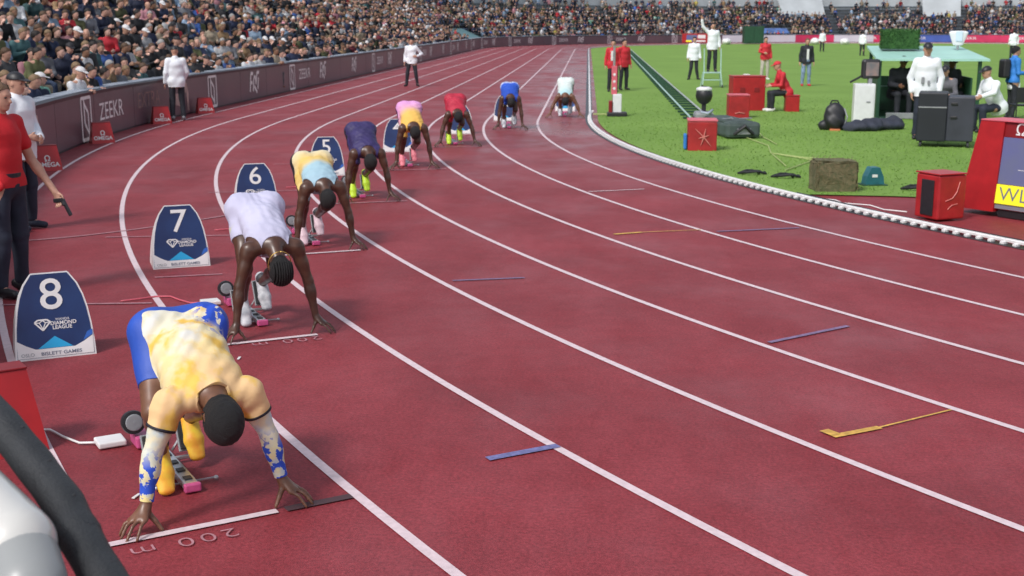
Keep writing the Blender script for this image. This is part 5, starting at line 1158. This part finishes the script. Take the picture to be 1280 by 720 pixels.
for i, s in enumerate([STR + 72 + 6 * k for k in range(7)]):
    v, f = text_geo(['LILLEBORG', 'ZEEKR'][0] if False else 'ZEEKR', .45, .0); board_geo(v, f, s, .5, M_wpaint, wide=1.5)
# red trapezoid lane speakers (with the omega sign)
def omega_box(s, label, d=-.28, sc=1.0, deg=None, text=True):
    p = P3(s, d); q = P3(s, d - 1); h = (math.atan2(q.y - p.y, q.x - p.x) * .22 + R(-75) * .78) if deg is None else R(deg)
    root = empty('red_lane_box', p, h, label, 'lane speaker', 'red trapezoid boxes by the boards'); root.scale = (sc,) * 3
    V = [(.2, -.26, 0), (.2, .26, 0), (-.16, .26, 0), (-.16, -.26, 0), (.06, -.2, .46), (.06, .2, .46), (-.1, .2, .46), (-.1, -.2, .46)]
    mb = MB(); mb.add(V, [(0, 3, 2, 1), (4, 5, 6, 7), (0, 1, 5, 4), (1, 2, 6, 5), (2, 3, 7, 6), (3, 0, 4, 7)]); obj('body', mb, M_red, root)
    mb = MB(); mb.bbox(-.105, .065, -.205, .205, .462, .475, .004); obj('top', mb, M_darkred, root)
    fyv = Vector((-.14, 0, .46)).normalized()
    if not text: return root
    flat_text('\u03a9', .15, Vector((.135, 0, .225)), (0, 1, 0), fyv, M_wpaint, 'lettering', root, .015); flat_text('OMEGA', .12, Vector((.165, 0, .115)), (0, 1, 0), fyv, M_wpaint, 'lettering', root, .02)
    return root
omega_box(-11.4, sc=.84, label='red lane speaker with white lettering beside the capped official at the left')
omega_box(-6.7, sc=.84, label='red trapezoid lane speaker with white omega lettering, below the ZEEKR lettering')
omega_box(-1.95, sc=.84, label='red trapezoid lane speaker with white omega lettering, left of the official by the boards')
omega_box(1.55, sc=.84, label='red trapezoid lane speaker with white omega lettering, right of the official by the boards')
omega_box(-25.42, 'red trapezoid lane speaker at the left edge below the number 8 box', d=-.24, sc=.95, text=False)
# black padded rail in the foreground and what it shields
rl = empty('padded_rail', (-37.2, -27.9, 0), 0, 'curved black padded rail with small bolts at the lower left corner', 'rail')
c0 = Vector((-37.2, -27.9, 0))
rpts = [Vector(p) - c0 for p in ((-37.9, -27.18, 1.5), (-37.733, -27.342, 1.463), (-37.592, -27.467, 1.413), (-37.457, -27.592, 1.366), (-37.328, -27.717, 1.319), (-37.205, -27.843, 1.272), (-37.125, -27.95, 1.238), (-37.025, -28.075, 1.202), (-36.92, -28.2, 1.16), (-36.81, -28.335, 1.128))]
mb = MB(); fine = []
for i in range(len(rpts) - 1):
    for t in range(6): fine.append(rpts[i].lerp(rpts[i + 1], t / 6))
rad = [.042 + .001 * min(1, i / 50) + .001 * math.sin(i * 1.1) for i in range(len(fine))]
mb.tube(fine, rad, 20); obj('padding', mb, M_rubber, rl, smooth=True)
for i in range(6, len(fine) - 3, 5):
    d = (fine[i + 1] - fine[i]).normalized(); up = Vector((0, 0, 1)); up = (up - d * up.dot(d)).normalized(); sd_ = d.cross(up)
    nrm = (up * .8 + sd_ * -.3 + Vector((.3, -.5, 0)) * .3).normalized(); q = fine[i] + nrm * .041
    mb = MB(); mb.ell(tuple(q), (.0045, .0045, .0045), 8, 6); obj('bolt', mb, M_black, rl)
i0 = 34; mb = MB(); mb.tube([fine[i0], fine[i0 + 1], fine[i0 + 2]], [.044, .046, .044], 20, cap=False); obj('joint_sleeve', mb, M_rubber, rl, smooth=True)
for x in (fine[1],): mb = MB(); mb.tube([x, Vector((x.x, x.y, 0))], .02, 8); obj('post', mb, M_black, rl)
wcv = empty('white_equipment_cover', (-37.25, -28.0, 0), 0, 'glossy white equipment cover with a shoulder tinted as grey shade below the black rail', 'cover')
M_gloss = mat('glossy_white_plastic', (.62, .61, .58), .18, .06, 3, coat=.5)
cw = Vector((-37.25, -28.0, 0))
def L3(x, y, z): return (x - cw.x, y - cw.y, z)
V, Q = surface([cap(L3(-37.433, -27.865, 1.329), L3(-37.2, -28.08, 1.285), .08, .078, .05), cap(L3(-37.45, -27.98, 1.22), L3(-37.25, -28.2, 1.17), .1, .1, .05)], .01); obj('shell', mesh_from(V, Q), M_gloss, wcv, smooth=True)
V, Q = surface([cap(L3(-37.17, -28.115, 1.262), L3(-37.14, -28.16, 1.24), .07, .07, .03), cap(L3(-37.25, -28.3, 1.15), L3(-37.15, -28.3, 1.15), .1, .1, .05)], .01); obj('shaded_joint', mesh_from(V, Q), mat('shade_grey_plastic', (.3, .31, .31), .35), wcv, smooth=True)  # grey shade on the white cover, put into this piece's colour
V, Q = surface([cap(L3(-37.06, -28.225, 1.22), L3(-36.93, -28.38, 1.17), .062, .062, .03), cap(L3(-37.0, -28.4, 1.14), L3(-36.9, -28.5, 1.1), .09, .09, .05)], .01); obj('white_shoulder', mesh_from(V, Q), M_white, wcv, smooth=True)
mb = MB(); mb.bbox(-.3, .2, -.3, .2, 0, .7, .03); mb.ell((.1, -.36, 1.235), (.07, .07, .07)); obj('pedestal', mb, M_black, wcv)
# small distant scoreboard and other far equipment
fs = empty('distant_scoreboard', (-23.5, 118, 0), R(-90), 'small distant red framed scoreboard standing at the far end of the infield', 'scoreboard')
mb = MB(); mb.bbox(-.3, .2, -1.6, 1.6, .1, 1.15, .03); obj('casing', mb, M_red, fs)
for y0, y1, z0, z1, m in ((-1.1, .1, .2, 1.0, M_screen), (.2, 1.1, .6, 1.0, M_wpaint), (-1.15, -.5, .2, .4, M_yellow), (.0, 1.1, .2, .4, M_wpaint)):
    mb = MB(); mb.bbox(.201, .215 if m != M_screen else .208, y0, y1, z0, z1, .003); obj('display_field', mb, m, fs)
dg_ = empty('dark_green_container', (-17.4, 114, 0), R(-88), 'dark green container at the far edge of the infield behind the stepladder', 'container')
mb = MB(); mb.bbox(-.8, .8, -1.1, 1.1, .1, 2.0, .04); obj('body', mb, M_green, dg_); mb = MB(); mb.bbox(.801, .83, -.9, -.05, .2, 1.9, .01); obj('door', mb, M_green, dg_); mb = MB(); mb.bbox(.801, .83, .05, .9, .2, 1.9, .01); obj('door', mb, M_green, dg_)
for i, (x, y) in enumerate(((-20.6, 112), (-10.6, 113), (-7.4, 112.5))):
    V, Q = surface([ell((0, 0, .3), (.5, .9, .4)), ell((.1, .6, .2), (.4, .5, .3))], .08, noise=wrinkle(.04, 4, i)); tag(obj('white_cover', mesh_from(V, Q), M_wpaint, smooth=True, loc=(x, y, 0)), 'distant white covered bundle on the grass, ' + ['right of the small scoreboard', 'left of the white boards', 'in front of the white boards'][i], 'bundle')
# ------------------------------------------------------------------ grandstand
ROWS = 11; RD = .8; RH = .40; F0 = .12
def row_z(i): return F0 + RH * i
def row_d(i): return .5 + RD * i
st_ = empty('grandstand', (0, 0, 0), 0, 'stepped concrete grandstand wrapping round the outer lanes behind the boards', 'grandstand')
for i in range(ROWS):
    V, F = swept([(row_d(i) - .35, row_z(i) - .6), (row_d(i) - .35, row_z(i)), (row_d(i) + .45, row_z(i)), (row_d(i) + .45, row_z(i) - .6)], S0, S1, 2.0); obj('tread', mesh_from(V, F), M_concrete, st_)
    V, F = swept([(row_d(i) + .12, row_z(i) + .36), (row_d(i) + .12, row_z(i) + .4), (row_d(i) + .42, row_z(i) + .41), (row_d(i) + .42, row_z(i) + .36)], S0, S1, 2.0)
    V2, F2 = V, F; obj('bench', mesh_from(V, F), mat('bench_blue_grey', (.16, .2, .25), .6, .15, 2), st_)
V, F = swept([(row_d(ROWS - 1) + .45, 0), (row_d(ROWS - 1) + .45, row_z(ROWS - 1) + 2.6), (row_d(ROWS - 1) + .8, row_z(ROWS - 1) + 2.6), (row_d(ROWS - 1) + .8, 0)], S0, S1, 2.0); obj('back_wall', mesh_from(V, F), M_pale, st_)
# tarpaulin over empty seats at the end of the straight; blue banner; pale ramp
V, F = swept([(row_d(0) - .2, row_z(0) + .42), (row_d(3) + .3, row_z(3) + .5), (row_d(3) + .3, row_z(3) + .42), (row_d(0) - .2, row_z(0) + .36)], STR - 4, STR + 9, 1.0); tag(obj('tarpaulin', mesh_from(V, F), M_teal), 'teal tarpaulin stretched over empty seats where the straight meets the far bend', 'tarpaulin')
def sx(x): return STR + RWALL * math.acos(max(-1, min(1, -x / RWALL)))   # arclength on the far bend for a given x
V, F = swept([(row_d(1), row_z(1) + .6), (row_d(2) + .2, row_z(2) + .8), (row_d(2) + .25, row_z(2) + .75), (row_d(1) + .05, row_z(1) + .5)], sx(-14.6), sx(-10.4), 1.0); tag(obj('blue_banner', mesh_from(V, F), mat('blue_banner_cloth', (.07, .13, .32), .7, .4, 2)), 'long blue banner hung over the seats of the far stand', 'banner')
V, F = swept([(row_d(7), row_z(7) + .3), (row_d(10), row_z(10) + 1.6), (row_d(10) + .1, row_z(10) + 1.5), (row_d(7) + .1, row_z(7) + .2)], sx(-9.6), sx(-4.6), 1.0); tag(obj('white_banner', mesh_from(V, F), M_pale), 'large white sheet covering the top seats of the far stand', 'banner')
V, F = swept([(row_d(7), row_z(7) + .3), (row_d(10), row_z(10) + 1.6), (row_d(10) + .1, row_z(10) + 1.5), (row_d(7) + .1, row_z(7) + .2)], sx(6.4), sx(10.4), 1.0); tag(obj('white_banner', mesh_from(V, F), M_pale), 'second white sheet over the top seats farther right, above the hut', 'banner')

# ------------------------------------------------------------------ spectators
COLS = {'navy': (.02, .03, .075), 'black': (.012, .013, .017), 'charcoal': (.045, .048, .055), 'grey': (.2, .21, .24), 'beige': (.42, .35, .26), 'white': (.62, .63, .65), 'red': (.45, .02, .035),
        'blue': (.05, .13, .42), 'light blue': (.28, .4, .55), 'olive': (.11, .12, .05), 'teal': (.06, .15, .16), 'mint green': (.25, .55, .42), 'burgundy': (.16, .02, .035), 'tan': (.3, .19, .1), 'pink': (.55, .25, .3), 'yellow': (.6, .5, .12)}
CW = [26, 20, 12, 9, 7, 8, 4, 3, 4, 5, 2, .7, 3, 4, 1.5, .6]
HAIRS = {'dark hair': (.015, .011, .01), 'brown hair': (.075, .04, .02), 'fair hair': (.2, .13, .07), 'grey hair': (.3, .29, .28), 'white cap': (.65, .65, .66), 'black cap': (.015, .015, .02), 'bald head': None}
HW = [30, 26, 17, 8, 9, 8, 4]
SK = [(.6, .34, .26), (.52, .29, .21), (.66, .4, .32), (.3, .16, .1), (.58, .33, .25)]
POSES = [
    ('with hands in lap', seated(.42, 0.0)),
    ('leaning forward', seated(.42, .14, elR=(.3, -.22, .72), elL=(.3, .22, .72), wrR=(.52, -.06, .8), wrL=(.52, .06, .8))),
    ('clapping', seated(.42, .04, elR=(.22, -.26, .8), elL=(.22, .26, .8), wrR=(.4, -.05, .95), wrL=(.4, .05, .95))),
    ('with a hand to the face', seated(.42, .05, elR=(.26, -.2, .74), wrR=(.3, -.08, 1.02), wrL=(.3, .12, .68))),
    ('with arms crossed', seated(.42, -.02, elR=(.16, -.25, .74), elL=(.16, .25, .74), wrR=(.26, .1, .78), wrL=(.28, -.1, .75))),
    ('turning to the side', seated(.42, .02, hf=(.75, .6, -.1), hu=(.05, .05, 1))),
]
BASE = []
for nm, J in POSES:
    P = body_prims(J, rf=.013); V, Q = surface(P, .016); mb_ = mesh_from(V, Q); mb_.materials.append(M_skinO); mb_.shade_smooth()
    class _C:  # collects garment meshes without linking
        pass
    before = set(bpy.data.objects)
    tmp = empty('tmp'); garments(J, tmp, M_cloth, M_cloth, M_black, .02, 'long', 1.02, seed=len(BASE), shoes=False); headwear(J, tmp, 'hair', .02, M_hair)
    parts = {}
    for ch in list(tmp.children): parts[ch.name.split('.')[0]] = ch.data; ch.data.materials.clear(); ch.data.materials.append(M_hair if ch.name.startswith('hair') else M_cloth); bpy.data.objects.remove(ch)
    headwear(J, tmp, 'cap', .02, M_hair)
    mbx = MB()
    for ch in list(tmp.children): 
        for gc in list(ch.children): parts['brim'] = gc.data; bpy.data.objects.remove(gc)
        parts['cap'] = ch.data; ch.data.materials.clear(); ch.data.materials.append(M_hair); bpy.data.objects.remove(ch)
    bpy.data.objects.remove(tmp); BASE.append((nm, mb_, parts))
# camera frustum test, used only to order seats by how large they show
ce = cam.location; Rm = cam.rotation_euler.to_matrix(); fpx = 43.32 / 36 * 1280
def project(p):
    q = Rm.transposed() @ (Vector(p) - ce); 
    if q.z > -.5: return None
    return 640 + fpx * q.x / -q.z, 360 - fpx * q.y / -q.z, -q.z
seats = []
rr = random.Random(11)
for i in range(ROWS):
    s = S0 + rr.uniform(0, .5)
    while s < S1:
        s += rr.uniform(.47, .60) * (RWALL / (RWALL + row_d(i)) if s < 0 or s > STR else 1)
        d = row_d(i) + rr.uniform(-.14, .16); z = row_z(i) + rr.uniform(-.12, .08); far = s > STR
        dens = .97 if s < 40 else (.93 if s < STR - 4 else .88)
        if STR - 4 < s < STR + 9 and i < 4: continue
        if i >= 8 and far: dens = .45
        if i >= 7 and (sx(-9.8) < s < sx(-4.4) or sx(6.2) < s < sx(10.6)): continue
        if i >= 6 and sx(-4.2) < s < sx(6): dens = .35
        if 1 <= i <= 3 and sx(-14.6) - .3 < s < sx(-10.4) + .3: continue
        # aisles
        if abs(((s + 7) % 14.5) - .4) < .45: continue
        if rr.random() > dens: continue
        p = P3(s, d, z + .95); q = project(p)
        if q is None or q[0] < -60 or q[0] > 1340 or q[1] < -45: continue
        seats.append((q[2], s, d, z, i, q[0], q[1]))
seats.sort()
def look(p, q):
    """spectators face the pitch but turn towards the start"""
    n1 = (q - p).normalized(); t = (Vector((-36, -24, 0)) - p); t.z = 0; t.normalize(); w = n1 * .45 + t * .75; return math.atan2(w.y, w.x)
def rowname(i): return ['front', 'second', 'third', 'fourth', 'fifth', 'sixth', 'seventh', 'eighth', 'ninth', 'tenth', 'eleventh'][i]
def pick():
    c = rr.choices(list(COLS), CW)[0]; h = rr.choices(list(HAIRS), HW)[0]; return c, h
def where(s):
    if s < -9.5: return 'left of ZEEKR lettering'
    if s < -4.5: return 'behind ZEEKR lettering'
    if s < -1.4: return 'behind dim EXTRA lettering'
    if s < 2: return 'behind the wall official'
    if s < 8: return 'just past the wall official'
    return 'farther along the straight'
NIND = 300; used = {}; meta = []
for k, (dist, s, d, z, i, px_, py_) in enumerate(seats):
    c, h = pick(); b = 1 if (i == 0 and rr.random() < .5) else rr.randrange(len(BASE)); meta.append((c, h, b))
order = {}
for k in range(min(NIND, len(seats))): order.setdefault(seats[k][4], []).append((seats[k][1], k))
left = {}; right_ = {}
for i, L in order.items():
    L.sort()
    for a, b in zip(L, L[1:]): left[b[1]] = a[1]; right_[a[1]] = b[1]
for k in range(min(NIND, len(seats))):
    dist, s, d, z, i, px_, py_ = seats[k]; c, h, b = meta[k]; nm, bme, parts = BASE[b]
    p = P3(s, d + .12, z - 0.0); q = P3(s, d - 1); head = look(p, q) + rr.uniform(-.4, .4)
    jc = COLS[c]; f = rr.uniform(.5, 1.05); sk = rr.choice(SK)
    root = bpy.data.objects.new('spectator', bme); COL.objects.link(root); root.location = p; root.rotation_euler = (0, rr.uniform(-.04, .06), head); sc = rr.uniform(.93, 1.05); root.scale = (sc, sc, sc)
    root.color = (*sk, 1)
    lab = f'{rowname(i)} row spectator in {c} jacket with {h}, {where(s)}'
    if lab in used and k in left: lab = f'{rowname(i)} row spectator, {c} jacket, {h}, {where(s)}, right of {meta[left[k]][0]} jacket'
    if lab in used and k in left: lab = f'{rowname(i)} row spectator, {c} jacket, {h}, right of {meta[left[k]][0]} jacket, {meta[left[k]][1]}'
    if lab in used and k in right_ and k in left: lab = f'{rowname(i)} row spectator, {c} jacket, {h}, between {meta[left[k]][0]} and {meta[right_[k]][0]} jackets'
    n_ = used.get(lab, 0); used[lab] = n_ + 1
    tag(root, lab, 'spectator', 'spectators seated behind the advertising boards')
    for pn, me in (('jacket', parts['jacket']), ('trousers', parts['trousers'])):
        o = bpy.data.objects.new(pn, me); COL.objects.link(o); o.parent = root; o.color = (*[min(1, x * f) for x in jc], 1) if pn == 'jacket' else (*rr.choice([(.02, .022, .03), (.03, .05, .1), (.1, .1, .11), (.2, .17, .13)]), 1)
    if h != 'bald head':
        pn = 'cap' if 'cap' in h else 'hair'; o = bpy.data.objects.new(pn, parts[pn]); COL.objects.link(o); o.parent = root; o.color = (*HAIRS[h], 1)
        if pn == 'cap': o2 = bpy.data.objects.new('brim', parts['brim']); COL.objects.link(o2); o2.parent = o; o2.color = o.color
# the rest of the crowd: one joined mesh, medium and coarse figures, coloured per face
def low_fig(J, h):
    """arrays of a coarse clothed figure: verts, quads, role per quad (0 skin 1 jacket 2 trousers 3 hair)"""
    A = {k: np.array(v, float) for k, v in J.items() if not callable(v)}
    Vs, Fs, Rs = [], [], []
    def tube(pts, rads, n, role, close=True, flat=None):
        base = sum(len(v) for v in Vs); vv = []; 
        for k, (p, r) in enumerate(zip(pts, rads)):
            t = vn(np.array(pts[min(k + 1, len(pts) - 1)]) - np.array(pts[max(k - 1, 0)])); a = vn(np.cross(t, [0, 0, 1.0]) if abs(t[2]) < .9 else np.array([0, 1., 0]) - t * t[1]); b = np.cross(t, a)
            ra, rb = (r if isinstance(r, tuple) else (r, r))
            for q in range(n): vv.append(np.array(p) + a * math.cos(2 * PI * q / n) * ra + b * math.sin(2 * PI * q / n) * rb)
        Vs.append(np.array(vv))
        for k in range(len(pts) - 1):
            for q in range(n): q2 = (q + 1) % n; Fs.append((base + k * n + q, base + k * n + q2, base + (k + 1) * n + q2, base + (k + 1) * n + q)); Rs.append(role)
        e = base + (len(pts) - 1) * n
        for q in range(0, n - 2, 2): Fs.append((e, e + q + 1, e + q + 2, e + (q + 3) % n)); Rs.append(role)
    n1 = h
    tube([A['pelvis'] - (0, 0, .05), (A['pelvis'] + A['chest']) / 2, A['chest'], A['chest'] + (0.0, 0, .09), A['neck']], [(.17, .13), (.17, .13), (.19, .13), (.17, .1), (.06, .06)], n1, 1)
    for s in 'LR':
        tube([A['sh' + s], A['el' + s], A['wr' + s]], [.068, .056, .042], max(4, n1 - 3), 1)
        w = A['wr' + s]; d = vn(w - A['el' + s]); tube([w, w + d * .05, w + d * .13], [.03, .04, .02], 4, 0)
        tube([A['hp' + s], A['kn' + s], A['an' + s]], [.09, .07, .055], max(4, n1 - 3), 2)
    hd = A['head']; up = vn(J['hu'])
    tube([hd - up * .13, hd - up * .08, hd - up * .02, hd + up * .03], [.04, .062, .078, .084], n1, 0)
    o = -vn(J['hf']) * .012
    tube([hd + up * .025 + o, hd + up * .07 + o, hd + up * .115 + o], [.09, .078, .035], n1, 3); tube([hd - up * .06 + o * 5, hd + up * .03 + o * 2.2], [(.06, .05), (.08, .07)], max(4, n1 - 2), 3)
    return np.concatenate(Vs), np.array(Fs), np.array(Rs)
LOWM = [low_fig(J, 8) for _, J in POSES]; LOWF = [low_fig(J, 5) for _, J in POSES]
AV, AF, AC = [], [], []; base = 0
for k in range(NIND, len(seats)):
    dist, s, d, z, i, px_, py_ = seats[k]; c, h, b = meta[k]
    if i == 0: pass
    V, F, Rl = (LOWM if dist < 75 else LOWF)[b]
    p = P3(s, d + .12, z); q = P3(s, d - 1); hd_ = look(p, q) + rr.uniform(-.4, .4); cz, sz_ = math.cos(hd_), math.sin(hd_); sc = rr.uniform(.92, 1.06)
    X = V * sc; X = np.stack([X[:, 0] * cz - X[:, 1] * sz_ + p.x, X[:, 0] * sz_ + X[:, 1] * cz + p.y, X[:, 2] + p.z + (.35 if rr.random() < .03 else 0)], 1)
    f = rr.uniform(.55, 1.15); hc = HAIRS[h] or SK[0]
    cols = np.array([rr.choice(SK), tuple(min(1, x * f) for x in COLS[c]), rr.choice([(.02, .022, .03), (.03, .05, .1), (.1, .1, .11), (.2, .17, .13)]), hc])
    AV.append(X); AF.append(F + base); AC.append(cols[Rl]); base += len(X)
AV = np.concatenate(AV); AF = np.concatenate(AF); AC = np.concatenate(AC)
me = mesh_from(AV, AF); ok = len(me.polygons) == len(AF)
at = me.color_attributes.new('cloth_colour', 'FLOAT_COLOR', 'CORNER'); cc = np.ones((len(AC), 4, 4), np.float32); cc[:, :, :3] = AC[:, None, :]
if ok: at.data.foreach_set('color', cc.ravel())
mc = bpy.data.materials.new('far_crowd'); mc.use_nodes = True; an_ = mc.node_tree.nodes.new('ShaderNodeAttribute'); an_.attribute_name = 'cloth_colour'; bs_ = mc.node_tree.nodes['Principled BSDF']; bs_.inputs['Roughness'].default_value = .8
mc.node_tree.links.new(an_.outputs['Color'], bs_.inputs['Base Color'])
tag(obj('far_crowd', me, mc, smooth=True), 'the rest of the crowd seated along the straight and round the far bend', 'crowd', kind='stuff')
print('seats', len(seats), 'crowd faces', len(AF), 'attr ok', ok)
